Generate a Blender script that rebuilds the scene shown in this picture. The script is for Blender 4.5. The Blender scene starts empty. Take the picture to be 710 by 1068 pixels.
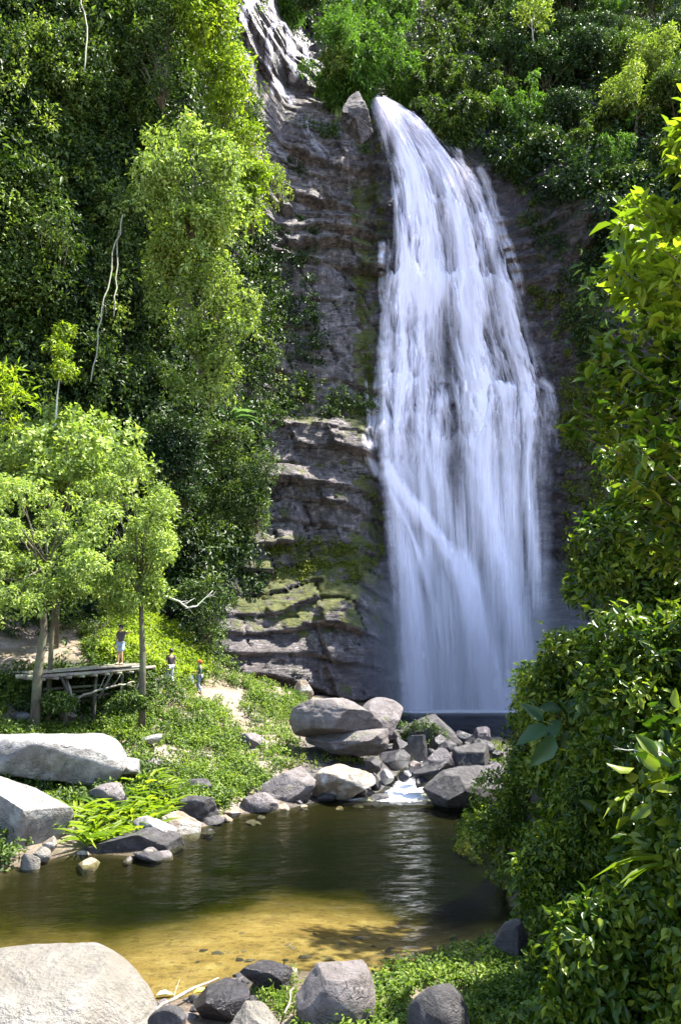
import bpy, math, random
import numpy as np
from mathutils import Vector, Matrix
PI = math.pi
col = bpy.context.scene.collection
scn = bpy.context.scene

# ------------------------------------------------------------------ camera, world, sun, exposure
CAM_Z, PITCH, FPX, CU, CV = 5.5, math.radians(10.0), 830.0, 355.0, 534.0
cam_d = bpy.data.cameras.new('camera'); cam = bpy.data.objects.new('camera', cam_d); col.objects.link(cam)
cam.location = (0, 0, CAM_Z); cam.rotation_euler = (PI/2 + PITCH, 0, 0)
cam_d.sensor_fit = 'VERTICAL'; cam_d.sensor_height = 36.0; cam_d.sensor_width = 36.0
cam_d.lens = FPX/1068.0*36.0; cam_d.clip_start = 0.1; cam_d.clip_end = 3000
scn.camera = cam

SUN = Vector((0.42, 0.14, 0.88)).normalized()
wd = bpy.data.worlds.new('World'); scn.world = wd; wd.use_nodes = True
wn = wd.node_tree.nodes; bg = wn['Background']
sky = wn.new('ShaderNodeTexSky'); sky.sky_type = 'NISHITA'; sky.sun_disc = False
sky.sun_elevation = math.asin(SUN.z); sky.sun_rotation = math.atan2(SUN.x, SUN.y)
wd.node_tree.links.new(sky.outputs[0], bg.inputs[0]); bg.inputs[1].default_value = 0.145
sl = bpy.data.lights.new('sun', 'SUN'); sun = bpy.data.objects.new('sun', sl); col.objects.link(sun)
sl.energy = 5.0; sl.angle = math.radians(0.5); sl.color = (1.0, 0.95, 0.84)
sun.rotation_euler = SUN.to_track_quat('Z', 'Y').to_euler(); sun.location = (20, 0, 120)
scn.view_settings.view_transform = 'Standard'; scn.view_settings.look = 'None'
scn.view_settings.gamma = 1.0; scn.view_settings.use_curve_mapping = False
scn.view_settings.exposure = 2.15
scn.cycles.transparent_max_bounces = 24
scn.cycles.max_bounces = 7; scn.cycles.diffuse_bounces = 3; scn.cycles.glossy_bounces = 3
scn.cycles.transmission_bounces = 4
scn.cycles.sample_clamp_indirect = 6.0

# ------------------------------------------------------------------ geometry of the view
CT, ST = math.cos(PITCH), math.sin(PITCH)
def W(u, v, Y):
    """world point seen at photograph pixel (u, v) on the plane y = Y"""
    xc = (np.asarray(u, float)-CU)/FPX; yc = (CV-np.asarray(v, float))/FPX
    dy = CT - yc*ST; dz = ST + yc*CT
    k = np.asarray(Y, float)/dy
    return np.stack(np.broadcast_arrays(xc*k, np.asarray(Y, float)+0*k, CAM_Z+dz*k), -1)
def G(u, v, z=0.0):
    xc = (u-CU)/FPX; yc = (CV-v)/FPX
    dy = CT - yc*ST; dz = ST + yc*CT
    k = (z-CAM_Z)/dz
    return np.array([xc*k, dy*k, z])
def proj(P):
    P = np.asarray(P, float); x = P[..., 0]; y = P[..., 1]; z = P[..., 2]-CAM_Z
    d = y*CT + z*ST; up = -y*ST + z*CT
    d = np.where(d < 0.01, 0.01, d)
    return CU+FPX*x/d, CV-FPX*up/d
def pxm(v, Y):
    """metres per pixel at row v, depth Y"""
    return Y/(CT-(CV-v)/FPX*ST)/FPX

# ------------------------------------------------------------------ noise
def _h(ix, iy, iz, seed):
    h = (ix*374761393 + iy*668265263 + iz*1274126177 + seed*974634777) & 0xffffffff
    h = ((h ^ (h >> 13))*1103515245) & 0xffffffff
    h = ((h ^ (h >> 16))*2654435769) & 0xffffffff
    return ((h ^ (h >> 15)) & 0xffffff)/float(0xffffff)
def vn(x, y, z=0.0, seed=0):
    x, y, z = np.broadcast_arrays(np.asarray(x, float), np.asarray(y, float), np.asarray(z, float))
    ix = np.floor(x).astype(np.int64); iy = np.floor(y).astype(np.int64); iz = np.floor(z).astype(np.int64)
    fx = x-ix; fy = y-iy; fz = z-iz
    fx = fx*fx*(3-2*fx); fy = fy*fy*(3-2*fy); fz = fz*fz*(3-2*fz)
    r = 0
    for a in (0, 1):
        for b in (0, 1):
            for c in (0, 1):
                w = (fx if a else 1-fx)*(fy if b else 1-fy)*(fz if c else 1-fz)
                r = r + w*_h(ix+a, iy+b, iz+c, seed)
    return r
def fbm(x, y, z=0.0, o=4, seed=0):
    r = 0; a = 0.5; s = 0
    for i in range(o):
        f = 2.03**i
        r = r + a*vn(np.asarray(x)*f, np.asarray(y)*f, np.asarray(z)*f, seed+i*17); s += a; a *= .5
    return r/s
def ss(a, b, x):
    t = np.clip((np.asarray(x, float)-a)/(b-a), 0, 1); return t*t*(3-2*t)

# ------------------------------------------------------------------ mesh building
def mesh_np(name, verts, polys, attrs=None, smooth=False):
    """polys: list of int arrays (n,k)"""
    me = bpy.data.meshes.new(name)
    verts = np.asarray(verts, np.float32).reshape(-1, 3)
    me.vertices.add(len(verts)); me.vertices.foreach_set('co', verts.ravel())
    polys = [np.asarray(p, np.int32) for p in polys if len(p)]
    nl = sum(p.size for p in polys); npz = sum(len(p) for p in polys)
    me.loops.add(nl); me.loops.foreach_set('vertex_index', np.concatenate([p.ravel() for p in polys]))
    tot = np.concatenate([np.full(len(p), p.shape[1], np.int32) for p in polys])
    me.polygons.add(npz)
    me.polygons.foreach_set('loop_start', np.concatenate([[0], np.cumsum(tot)[:-1]]).astype(np.int32))
    me.update(calc_edges=True)
    if smooth: me.polygons.foreach_set('use_smooth', np.ones(npz, bool))
    if attrs:
        for k, a in attrs.items():
            at = me.attributes.new(k, 'FLOAT', 'POINT'); at.data.foreach_set('value', np.asarray(a, np.float32).ravel())
    me.validate()
    return me
def obj(name, me, mat=None, parent=None, label=None, cat=None, group=None, kind=None):
    if mat is not None and len(me.materials) == 0: me.materials.append(mat)
    o = bpy.data.objects.new(name, me); col.objects.link(o)
    if parent is not None: o.parent = parent
    return tag(o, label, cat, group, kind)
def tag(o, label=None, cat=None, group=None, kind=None):
    if label: o['label'] = label
    if cat: o['category'] = cat
    if group: o['group'] = group
    if kind: o['kind'] = kind
    return o
def thing(name, label, cat, loc=(0, 0, 0), rotz=0.0, group=None, scale=1.0):
    o = bpy.data.objects.new(name, None); col.objects.link(o)
    o.empty_display_size = .3; o.location = loc; o.rotation_euler = (0, 0, rotz); o.scale = (scale,)*3
    return tag(o, label, cat, group)
def dup(root, loc, rotz, label, group, scale=1.0):
    r = root.copy(); col.objects.link(r); r.location = loc; r.rotation_euler = (0, 0, rotz)
    r.scale = (scale,)*3 if not isinstance(scale, tuple) else scale
    r['label'] = label; r['group'] = group
    for ch in list(root.children):
        c = ch.copy(); col.objects.link(c); c.parent = r
    return r
def grid_faces(nr, nc):
    i = np.arange(nr-1)[:, None]*nc + np.arange(nc-1)[None, :]
    return np.stack([i, i+1, i+nc+1, i+nc], -1).reshape(-1, 4)

class MB:
    """collects plain shapes into one mesh"""
    def __init__(s): s.v = []; s.t = []; s.n = 0
    def add(s, v, f):
        v = np.asarray(v, float).reshape(-1, 3)
        for q in f: s.t.append([i+s.n for i in q])
        s.v.append(v); s.n += len(v)
    def tube(s, pts, rad, sides=8, jit=0.0, seed=0, cap=True):
        pts = [Vector(p) for p in pts]; n = len(pts); rg = np.random.default_rng(seed)
        if not hasattr(rad, '__len__'): rad = [rad]*n
        vs = []; up = Vector((0.13, 0.31, 1)).normalized(); prev = None
        for i, p in enumerate(pts):
            t = (pts[min(i+1, n-1)]-pts[max(i-1, 0)]).normalized()
            a = prev - t*prev.dot(t) if prev is not None else t.cross(up)
            if a.length < 1e-4: a = t.cross(Vector((1, 0, 0)))
            a.normalize(); b = t.cross(a); prev = a
            for k in range(sides):
                an = 2*PI*k/sides; r = rad[i]*(1+jit*(rg.random()-.5)*2)
                vs.append(p + a*math.cos(an)*r + b*math.sin(an)*r)
        f = [[i*sides+k, i*sides+(k+1) % sides, (i+1)*sides+(k+1) % sides, (i+1)*sides+k] for i in range(n-1) for k in range(sides)]
        if cap: f += [list(range(sides))[::-1], [(n-1)*sides+k for k in range(sides)]]
        s.add([tuple(v) for v in vs], f)
    def box(s, c, d, rz=0.0, rx=0.0, ry=0.0, taper=0.0):
        M = Matrix.Translation(c) @ Matrix.Rotation(rz, 4, 'Z') @ Matrix.Rotation(ry, 4, 'Y') @ Matrix.Rotation(rx, 4, 'X')
        vs = []
        for x in (-.5, .5):
            for y in (-.5, .5):
                for z in (-.5, .5):
                    k = 1-taper if z > 0 else 1
                    vs.append(tuple(M @ Vector((x*d[0]*k, y*d[1]*k, z*d[2]))))
        s.add(vs, [[0, 1, 3, 2], [4, 6, 7, 5], [0, 4, 5, 1], [2, 3, 7, 6], [0, 2, 6, 4], [1, 5, 7, 3]])
    def mesh(s, name, smooth=False):
        me = bpy.data.meshes.new(name)
        me.from_pydata([tuple(p) for p in np.concatenate(s.v)], [], s.t); me.update()
        if smooth: me.polygons.foreach_set('use_smooth', np.ones(len(me.polygons), bool))
        return me

# ------------------------------------------------------------------ materials
def newmat(name):
    m = bpy.data.materials.new(name); m.use_nodes = True
    nt = m.node_tree; nt.nodes.clear()
    out = nt.nodes.new('ShaderNodeOutputMaterial')
    return m, nt, out
class N:
    """small node helper"""
    def __init__(s, nt): s.nt = nt
    def new(s, t, **kw):
        n = s.nt.nodes.new(t)
        for k, v in kw.items(): setattr(n, k, v)
        return n
    def link(s, a, b): s.nt.links.new(a, b)
    def put(s, sock, v):
        if hasattr(v, 'is_output'): s.link(v, sock)
        else: sock.default_value = v
    def pos(s): return s.new('ShaderNodeNewGeometry').outputs['Position']
    def objc(s): return s.new('ShaderNodeTexCoord').outputs['Object']
    def mapp(s, vec, scale=(1, 1, 1), loc=(0, 0, 0), rot=(0, 0, 0)):
        n = s.new('ShaderNodeMapping'); s.link(vec, n.inputs[0]); n.inputs['Scale'].default_value = scale
        n.inputs['Location'].default_value = loc; n.inputs['Rotation'].default_value = rot; return n.outputs[0]
    def noise(s, vec, sc, det=6, rough=.6, dist=0.0, out=0):
        n = s.new('ShaderNodeTexNoise'); s.link(vec, n.inputs['Vector']); n.inputs['Scale'].default_value = sc
        n.inputs['Detail'].default_value = det; n.inputs['Roughness'].default_value = rough; n.inputs['Distortion'].default_value = dist
        return n.outputs[out]
    def voro(s, vec, sc, feat='F1', out='Distance', rnd=1.0):
        n = s.new('ShaderNodeTexVoronoi', feature=feat); s.link(vec, n.inputs['Vector']); n.inputs['Scale'].default_value = sc
        n.inputs['Randomness'].default_value = rnd
        return n.outputs[out]
    def ramp(s, fac, stops, interp='LINEAR'):
        n = s.new('ShaderNodeValToRGB'); s.put(n.inputs[0], fac); e = n.color_ramp.elements; n.color_ramp.interpolation = interp
        while len(e) < len(stops): e.new(.5)
        for i, (p, c) in enumerate(stops):
            e[i].position = p; e[i].color = (c[0], c[1], c[2], 1) if hasattr(c, '__len__') else (c, c, c, 1)
        return n.outputs[0]
    def mix(s, f, a, b, mode='MIX'):
        n = s.new('ShaderNodeMix', data_type='RGBA', blend_type=mode); s.put(n.inputs[0], f)
        for i, c in ((6, a), (7, b)):
            if hasattr(c, 'is_output'): s.link(c, n.inputs[i])
            else: n.inputs[i].default_value = (c[0], c[1], c[2], 1)
        return n.outputs[2]
    def math(s, op, a, b=0.0, c=None, clamp=False):
        n = s.new('ShaderNodeMath', operation=op, use_clamp=clamp); s.put(n.inputs[0], a); s.put(n.inputs[1], b)
        if c is not None: s.put(n.inputs[2], c)
        return n.outputs[0]
    def mr(s, v, a, b, c=0.0, d=1.0):
        n = s.new('ShaderNodeMapRange'); s.put(n.inputs[0], v)
        for i, q in enumerate((a, b, c, d)): n.inputs[i+1].default_value = q
        return n.outputs[0]
    def attr(s, name, out='Fac'):
        n = s.new('ShaderNodeAttribute'); n.attribute_name = name; return n.outputs[out]
    def bump(s, h, strength=.5, dist=.1, nrm=None):
        n = s.new('ShaderNodeBump'); s.link(h, n.inputs['Height']); n.inputs['Strength'].default_value = strength
        n.inputs['Distance'].default_value = dist
        if nrm is not None: s.link(nrm, n.inputs['Normal'])
        return n.outputs[0]
    def sep(s, v):
        n = s.new('ShaderNodeSeparateXYZ'); s.link(v, n.inputs[0]); return n.outputs
    def princ(s, base, rough=.6, nrm=None, spec=.5, **kw):
        n = s.new('ShaderNodeBsdfPrincipled'); s.put(n.inputs['Base Color'], base if hasattr(base, 'is_output') else (*base, 1))
        s.put(n.inputs['Roughness'], rough); s.put(n.inputs['Specular IOR Level'], spec)
        if nrm is not None: s.link(nrm, n.inputs['Normal'])
        for k, v in kw.items(): s.put(n.inputs[k], v)
        return n.outputs[0]
    def mixs(s, f, a, b):
        n = s.new('ShaderNodeMixShader'); s.put(n.inputs[0], f); s.link(a, n.inputs[1]); s.link(b, n.inputs[2]); return n.outputs[0]

def mat_leaf(name, c0, c1, c2, trans=.45, gloss=.35, tint=(1.15, 1.25, .5), mott=0.35):
    """leaves: hue varies per leaf (rnd) and in patches; light passes through"""
    m, nt, out = newmat(name); n = N(nt)
    r = n.attr('rnd'); p = n.noise(n.objc(), mott, 3, .5)
    f = n.math('ADD', n.math('MULTIPLY', r, .65), n.math('MULTIPLY', n.math('SUBTRACT', p, .35), 1.1), clamp=True)
    c = n.ramp(f, [(0.05, c0), (.45, c1), (.95, c2)])
    f1 = n.princ(c, gloss+.1, spec=.3)
    t = n.new('ShaderNodeBsdfTranslucent'); n.link(n.mix(1.0, c, tint, 'MULTIPLY'), t.inputs[0])
    n.link(n.mixs(trans, f1, t.outputs[0]), out.inputs[0])
    return m
def mat_bark(name, a, b, sc=3.0):
    m, nt, out = newmat(name); n = N(nt); o = n.objc()
    x = n.noise(n.mapp(o, (sc*2, sc*2, sc*.5)), 2, 6, .65)
    s = n.noise(o, 1.3, 4, .6)
    c = n.mix(n.mr(s, .45, .65), n.ramp(x, [(.3, a), (.7, b)]), (b[0]*.7+.03, b[1]*.85+.05, b[2]*.6+.02))
    n.link(n.princ(c, .85, n.bump(x, .6, .03)), out.inputs[0]); return m
def mat_rock(name, dark, mid, light, moss=0.0, mosscol=(.07, .10, .012), wet=None, strata=0.0, sc=1.0, white=0.0, crack=.5, mossattr=False):
    """rock: mottled grey, lichens, cracks, moss where it faces up"""
    m, nt, out = newmat(name); n = N(nt); o = n.objc()
    big = n.noise(o, .35*sc, 5, .6, .5); med = n.noise(o, 1.7*sc, 8, .68, .3); fine = n.noise(o, 14*sc, 5, .7)
    c = n.ramp(med, [(.28, dark), (.5, mid), (.72, light)])
    c = n.mix(n.mr(big, .35, .7, 0, .6), c, (dark[0]*1.25, dark[1]*1.15, dark[2]), 'MIX')
    c = n.mix(.5, c, n.ramp(fine, [(.3, .55), (.7, 1.0)]), 'MULTIPLY')
    ca = n.math('ABSOLUTE', n.math('SUBTRACT', n.noise(n.mapp(o, (1, 1, 2.4), rot=(.3, .25, 0)), .8*sc, 3, .5, .8), .5))
    crkm = n.mr(n.noise(o, .6*sc, 3, .5), .45, .6)
    crkf = n.math('MAXIMUM', n.mr(ca, .002, .011), n.math('SUBTRACT', 1.0, crkm))
    c = n.mix(n.math('MULTIPLY', n.math('SUBTRACT', 1.0, crkf), crack), c, (dark[0]*.5, dark[1]*.5, dark[2]*.5))
    h = n.math('ADD', n.math('MULTIPLY', med, 1.0), n.math('ADD', n.math('MULTIPLY', fine, .22), n.math('MULTIPLY', crkf, .5*crack)))
    if strata:
        st = n.noise(n.mapp(o, (.5, .5, 2.6), rot=(0, .12, 0)), 1.1*sc, 7, .66, 1.4)
        c = n.mix(n.mr(st, .52, .62, 0, .55), c, n.mix(1.0, c, (1.55, 1.5, 1.5), 'MULTIPLY'))
        c = n.mix(n.mr(st, .36, .47, .8*strata, 0), c, (dark[0]*.35, dark[1]*.35, dark[2]*.38))
        h = n.math('ADD', h, n.math('MULTIPLY', st, 1.3*strata))
        vs = n.noise(n.mapp(o, (2.2, 2.2, .12)), 1.5, 4, .6)
        c = n.mix(n.mr(vs, .58, .7, 0, .45), c, (light[0]*1.15, light[1]*1.12, light[2]*1.15))
        c = n.mix(n.mr(vs, .45, .3, 0, .6), c, (dark[0]*.6, dark[1]*.6, dark[2]*.6))
    if white:
        wn_ = n.noise(o, .8*sc, 5, .55)
        c = n.mix(n.mr(wn_, .5, .62, 0, white), c, (.5, .49, .46))
    if not strata:
        sn = n.noise(o, 1.25*sc, 6, .7, .8); c = n.mix(n.mr(sn, .53, .66, 0, .6), c, (mid[0]*.42, mid[1]*.38, mid[2]*.3)); lc = n.noise(o, 5*sc, 5, .75)
        c = n.mix(n.mr(lc, .62, .68, 0, .5), c, (min(.6, light[0]*1.25), min(.6, light[1]*1.28), light[2]*1.1)); c = n.mix(n.mr(n.noise(o, 2.3*sc, 5, .8), .63, .7, 0, .6), c, (.05, .055, .03))
    rough = .82
    if moss:
        nz = n.sep(n.new('ShaderNodeNewGeometry').outputs['Normal'])[2]
        mn = n.noise(o, .55, 7, .65)
        if mossattr: mf = n.mr(n.math('ADD', n.math('ADD', n.math('MULTIPLY', nz, .16), mn), n.math('MULTIPLY', n.attr('moss'), .32)), .68, .78)
        else: mf = n.mr(n.math('ADD', n.math('MULTIPLY', nz, .08), mn), .68-.2*moss, .76-.2*moss)
        mc = n.ramp(n.noise(o, 3.1, 5, .7), [(.3, (mosscol[0]*.35, mosscol[1]*.45, mosscol[2]*.6)), (.5, mosscol), (.75, (mosscol[0]*2.3, mosscol[1]*1.7, mosscol[2]*1.3))])
        c = n.mix(mf, c, mc)
        h = n.math('ADD', h, n.math('MULTIPLY', mf, .4))
    if wet is not None:
        wf = n.attr('wet')
        c = n.mix(wf, c, n.mix(1.0, c, (.42, .40, .48), 'MULTIPLY'))
        rough = n.mr(wf, 0, 1, .82, .28)
    n.link(n.princ(c, rough, n.bump(h, .9, .22/sc)), out.inputs[0]); return m
# ------------------------------------------------------------------ leaves
def nrmz(a): return a/np.maximum(np.linalg.norm(a, axis=-1, keepdims=True), 1e-9)
def leaf_geo(pos, t, nr, L, Wd, kind=0, droop=.25, fold=.12):
    """pos (n,3) leaf bases, t directions, nr rough normals, L lengths, Wd widths -> verts, polys, per-vertex leaf index"""
    n = len(pos); t = nrmz(t); b = nrmz(np.cross(nr, t)); m = np.cross(t, b)
    L = np.broadcast_to(L, n)[:, None]; Wd = np.broadcast_to(Wd, n)[:, None]
    def at(s, w, h): return pos + t*L*s + b*Wd*w + m*(L*h - L*droop*s*s)
    if kind == 0:
        V = np.stack([at(0, 0, 0), at(.42, -.5, fold), at(1, 0, 0), at(.42, .5, fold)], 1)
        q = np.arange(n)[:, None]*4
        P = [np.concatenate([q+[0, 2, 1], q+[0, 3, 2]])]; k = 4
    elif kind == 1:      # pointed oval with a midrib
        V = np.stack([at(0, 0, 0), at(.3, 0, -.02), at(.62, 0, -.02), at(1, 0, 0),
                      at(.22, -.4, fold), at(.52, -.5, fold*1.2), at(.82, -.24, fold*.5),
                      at(.22, .4, fold), at(.52, .5, fold*1.2), at(.82, .24, fold*.5)], 1)
        q = np.arange(n)[:, None]*10
        P = [np.concatenate([q+[0, 1, 4], q+[2, 3, 6], q+[0, 7, 1], q+[2, 9, 3]]),
             np.concatenate([q+[1, 2, 5, 4], q+[1, 7, 8, 2]]), np.concatenate([q+[2, 6, 5], q+[2, 8, 9]])]; k = 10
    elif kind == 2:      # long strap leaf that arches over
        st = [0, .25, .5, .75]
        rows = [at(s, -w, fold*.6) for s, w in zip(st, (.3, .5, .45, .28))] + [at(s, 0, 0) for s in st] + [at(s, w, fold*.6) for s, w in zip(st, (.3, .5, .45, .28))] + [at(1, 0, 0)]
        V = np.stack(rows, 1); q = np.arange(n)[:, None]*13
        P = [np.concatenate([q+[i+4, i+5, i+1, i] for i in range(3)] + [q+[i+8, i+9, i+5, i+4] for i in range(3)]),
             np.concatenate([q+[3, 7, 12], q+[7, 11, 12]])]; k = 13
    return V.reshape(-1, 3), P, k
def leaf_mesh(name, parts, rg):
    """parts: list of (pos,t,nr,L,W,kind,droop) merged into one mesh"""
    vs = []; ps = []; rn = []; off = 0
    for a in parts:
        v, P, k = leaf_geo(*a); vs.append(v); ps += [p+off for p in P]
        rn.append(np.repeat(rg.random(len(a[0])), k)); off += len(v)
    return mesh_np(name, np.concatenate(vs), ps, {'rnd': np.concatenate(rn)})
def rdir(rg, n): return nrmz(rg.normal(size=(n, 3)))
def clump(rg, C, R, n, L, asp=.45, squash=.8, kind=0, up=.5, droop=.25, down=.35, bias=(0, -.25, .35), shell=.65, spray=5):
    """leaf sprays over rounded clumps: C (m,3), R (m,), n leaves a clump; leaves come in little sprays so that gaps stay"""
    m = len(C); n = np.broadcast_to(n, m).astype(int); idx = np.repeat(np.arange(m), n); N_ = len(idx)
    ns = max(1, N_//spray)
    sid = rg.integers(0, m, ns) if False else idx[rg.integers(0, N_, ns)]
    d = nrmz(rdir(rg, ns) + np.array(bias)); lump = .75+.5*vn(d[:, 0]*2.3+sid*7.1, d[:, 1]*2.3, d[:, 2]*2.3, 5)
    rr = (shell + (1.05-shell)*rg.random(ns)**.6)*lump
    cen = C[sid] + d*R[sid][:, None]*rr[:, None]*np.array([1, 1, squash])
    k = np.repeat(np.arange(ns), spray); dd = d[k]
    t = nrmz(rdir(rg, len(k)) + dd*.7 + np.array([0, 0, -down]))
    pos = cen[k] + rg.normal(size=(len(k), 3))*np.mean(L)*.45
    nr = nrmz(dd*.7 + np.array([0, 0, up]) + rdir(rg, len(k))*.55)
    l = np.mean(L)*(.6+.8*rg.random(len(k)))
    return (pos, t, nr, l, l*asp, kind, droop)
def hang(rg, tops, lens, n, L, asp=.5, kind=0, spread=.25):
    """hanging strands of leaves"""
    m = len(tops); idx = np.repeat(np.arange(m), n); f = rg.random(len(idx))
    pos = tops[idx] + np.stack([np.sin(f*4+idx)*spread, np.cos(f*3+idx*2)*spread, -f*lens[idx]], -1) + rg.normal(size=(len(idx), 3))*spread*.5
    t = nrmz(rdir(rg, len(idx)) + np.array([0, -.3, -.9])); nr = nrmz(rdir(rg, len(idx))*.6 + np.array([0, -1, .5]))
    l = L*(.6+.8*rg.random(len(idx)))
    return (pos, t, nr, l, l*asp, kind, .2)
def poly_in(u, v, poly):
    ins = np.zeros(np.shape(u), bool); P = poly
    for i in range(len(P)):
        x1, y1 = P[i]; x2, y2 = P[i-1]
        c = ((y1 > v) != (y2 > v)) & (u < (x2-x1)*(v-y1)/(y2-y1+1e-9)+x1)
        ins ^= c
    return ins
def poly_pts(rg, poly, n):
    P = np.array(poly, float); lo = P.min(0); hi = P.max(0); out = np.zeros((0, 2))
    while len(out) < n:
        q = lo+(hi-lo)*rg.random((n*3, 2)); out = np.concatenate([out, q[poly_in(q[:, 0], q[:, 1], poly)]])
    return out[:n]

# ------------------------------------------------------------------ rocks
_ico = {}
def ico(level):
    if level in _ico: return _ico[level]
    import bmesh
    bm = bmesh.new(); bmesh.ops.create_icosphere(bm, subdivisions=level, radius=1.0)
    v = np.array([x.co[:] for x in bm.verts]); f = np.array([[q.index for q in p.verts] for p in bm.faces]); bm.free()
    _ico[level] = (v, f); return _ico[level]
def rock_mesh(name, dims, seed, planes=9, level=5, rough=.07, rnd=.28, cuts=None, layer=0.0, wetline=None):
    """boulder: a lump cut by flat planes, edges worn, surface broken by noise"""
    rg = np.random.default_rng(seed); v, f = ico(level); v = v.copy()
    for i in range(planes+(6 if planes > 5 else 0)):
        nn = nrmz(rg.normal(size=3)); dd = .46+rg.random()*rnd
        s = v@nn-dd; v -= np.where(s > 0, s*.975, 0)[:, None]*nn
    for (a, b, c, dd) in (cuts or []):
        nn = nrmz(np.array([a, b, c], float)); s = v@nn-dd; v -= np.where(s > 0, s*.97, 0)[:, None]*nn
    lo = v.min(0); hi = v.max(0); v = (v-(lo+hi)/2)/(hi-lo)*2
    d = np.array(dims)/2; p = v*d; nn = nrmz(v); S = 2.2/np.mean(dims)
    h3 = fbm(p[:, 0]*S*5, p[:, 1]*S*5, p[:, 2]*S*7+seed, 3, seed+3)-.5
    h = fbm(p[:, 0]*S, p[:, 1]*S, p[:, 2]*S+seed, 5, seed)-.5
    h2 = np.abs(fbm(p[:, 0]*S*.8, p[:, 1]*S*.8, p[:, 2]*S*1.6+seed, 3, seed+9)-.5)
    p = p+nn*(h[:, None]*rough*2.4+h3[:, None]*rough*.5-np.clip(.06-h2, 0, 1)[:, None]*rough*4)*np.mean(dims)*.6
    if layer:
        q = p[:, 2]/dims[2]*7+p[:, 0]/dims[0]*1.1+fbm(p[:, 0]*S, p[:, 1]*S, 0, 2, seed)*1.5
        k = _h(np.floor(q).astype(np.int64), np.zeros(len(q), np.int64), np.zeros(len(q), np.int64), seed)
        fr = q-np.floor(q); p = p+nn*np.array([1, 1, 0])*((k-.5)*ss(0, .12, fr)*ss(1, .88, fr))[:, None]*layer*np.mean(dims)
    at = {'wet': np.zeros(len(p))} if wetline is None else {'wet': 1-ss(wetline, wetline+.22, p[:, 2]+.12*h)}
    return mesh_np(name, p, [f], at, smooth=True)
def rock(name, label, cat, u0, v0, u1, v1, Y, mat, seed, depth=.8, rotz=0., tilt=0., group=None, sink=.15, **kw):
    """boulder whose front fills the pixel box at depth Y"""
    s = pxm((v0+v1)/2, Y); w = (u1-u0)*s; h = (v1-v0)*s*(1+sink)
    c = W((u0+u1)/2, (v0+v1)/2, Y); c[2] -= h*sink/2
    me = rock_mesh(name, (w, w*depth, h), seed, **kw)
    o = obj(name, me, mat, None, label, cat, group); o.location = c; o.rotation_euler = (0, tilt, rotz)
    return o
def stick(name, label, cat, pts, rad, mat, sides=7, twigs=0, seed=0, jit=.02):
    """a weathered branch with side twigs, one mesh"""
    rg = np.random.default_rng(seed); P = [Vector(p) for p in pts]
    pts2 = []; r2 = []
    for i in range(len(P)-1):
        for k in range(4):
            f = k/4; q = P[i].lerp(P[i+1], f); j = (P[1]-P[0]).length*jit
            pts2.append(q+Vector(rg.normal(size=3)*j)); r2.append(rad[i]+(rad[i+1]-rad[i])*f)
    pts2.append(P[-1]); r2.append(rad[-1]); mb = MB(); mb.tube(pts2, r2, sides, .12, seed)
    for i in range(twigs):
        a = int(len(pts2)*(.25+.65*rg.random())); q = pts2[a]; L = (P[-1]-P[0]).length*(.12+.2*rg.random())
        d = Vector(nrmz((np.array((P[-1]-P[0]).normalized())+rg.normal(size=3)*.6)))
        mb.tube([q, q+d*L*.5+Vector(rg.normal(size=3)*L*.06), q+d*L], [r2[a]*.5, r2[a]*.35, r2[a]*.12], 5, .1, i)
    return obj(name, mb.mesh(name, True), mat, None, label, cat)

# palette (base colours
ROCK_CLIFF = mat_rock('cliff_rock', (.028, .023, .025), (.135, .115, .115), (.38, .33, .325), moss=.38, mosscol=(.06, .07, .010), wet=1, strata=1.0, sc=.8, mossattr=True)
ROCK_GREY = mat_rock('grey_boulder', (.12, .11, .11), (.24, .23, .23), (.37, .355, .35), wet=1, white=.3, sc=1.1)
ROCK_MAUVE = mat_rock('mauve_grey_rock', (.075, .064, .064), (.165, .145, .147), (.28, .25, .255), moss=.05, wet=1, sc=1.3)
ROCK_DARK = mat_rock('dark_wet_rock', (.015, .014, .016), (.05, .046, .05), (.14, .13, .135), moss=.06, wet=1, sc=2.0)
ROCK_PALE = mat_rock('pale_smooth_boulder', (.12, .105, .085), (.18, .168, .15), (.25, .24, .22), wet=1, white=.1, sc=.45, crack=0)
ROCK_TAN = mat_rock('tan_stained_rock', (.12, .085, .05), (.3, .24, .18), (.55, .5, .46), moss=.12, mosscol=(.16, .15, .015), wet=1, white=.5, sc=1.6)
BARK = mat_bark('bark', (.035, .025, .018), (.13, .10, .075))
BARK_PALE = mat_bark('pale_bark', (.22, .2, .18), (.5, .48, .45), 2)
WOOD = mat_bark('weathered_wood', (.12, .095, .075), (.36, .31, .27), 4)
L_DARK = mat_leaf('leaf_dark', (.005, .015, .005), (.017, .042, .010), (.075, .125, .028), .3, .4)  # colour lowered to paint in deeper shade among the leaves
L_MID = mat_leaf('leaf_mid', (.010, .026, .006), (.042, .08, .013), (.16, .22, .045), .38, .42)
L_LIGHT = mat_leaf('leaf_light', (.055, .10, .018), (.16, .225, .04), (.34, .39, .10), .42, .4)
L_CROWN = mat_leaf('leaf_sunny_crown', (.055, .09, .018), (.20, .28, .055), (.44, .52, .17), .4, .45, mott=.7)  # colour raised to paint in the sun on the lit crowns
L_YEL = mat_leaf('leaf_yellow_green', (.06, .10, .008), (.16, .235, .017), (.33, .39, .035), .5, .4)
L_BAMB = mat_leaf('leaf_bamboo', (.03, .075, .012), (.075, .16, .022), (.15, .26, .045), .42, .5)
L_GRASS = mat_leaf('leaf_ground_cover', (.028, .058, .008), (.09, .155, .018), (.24, .31, .045), .4, .5, mott=.8)
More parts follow.
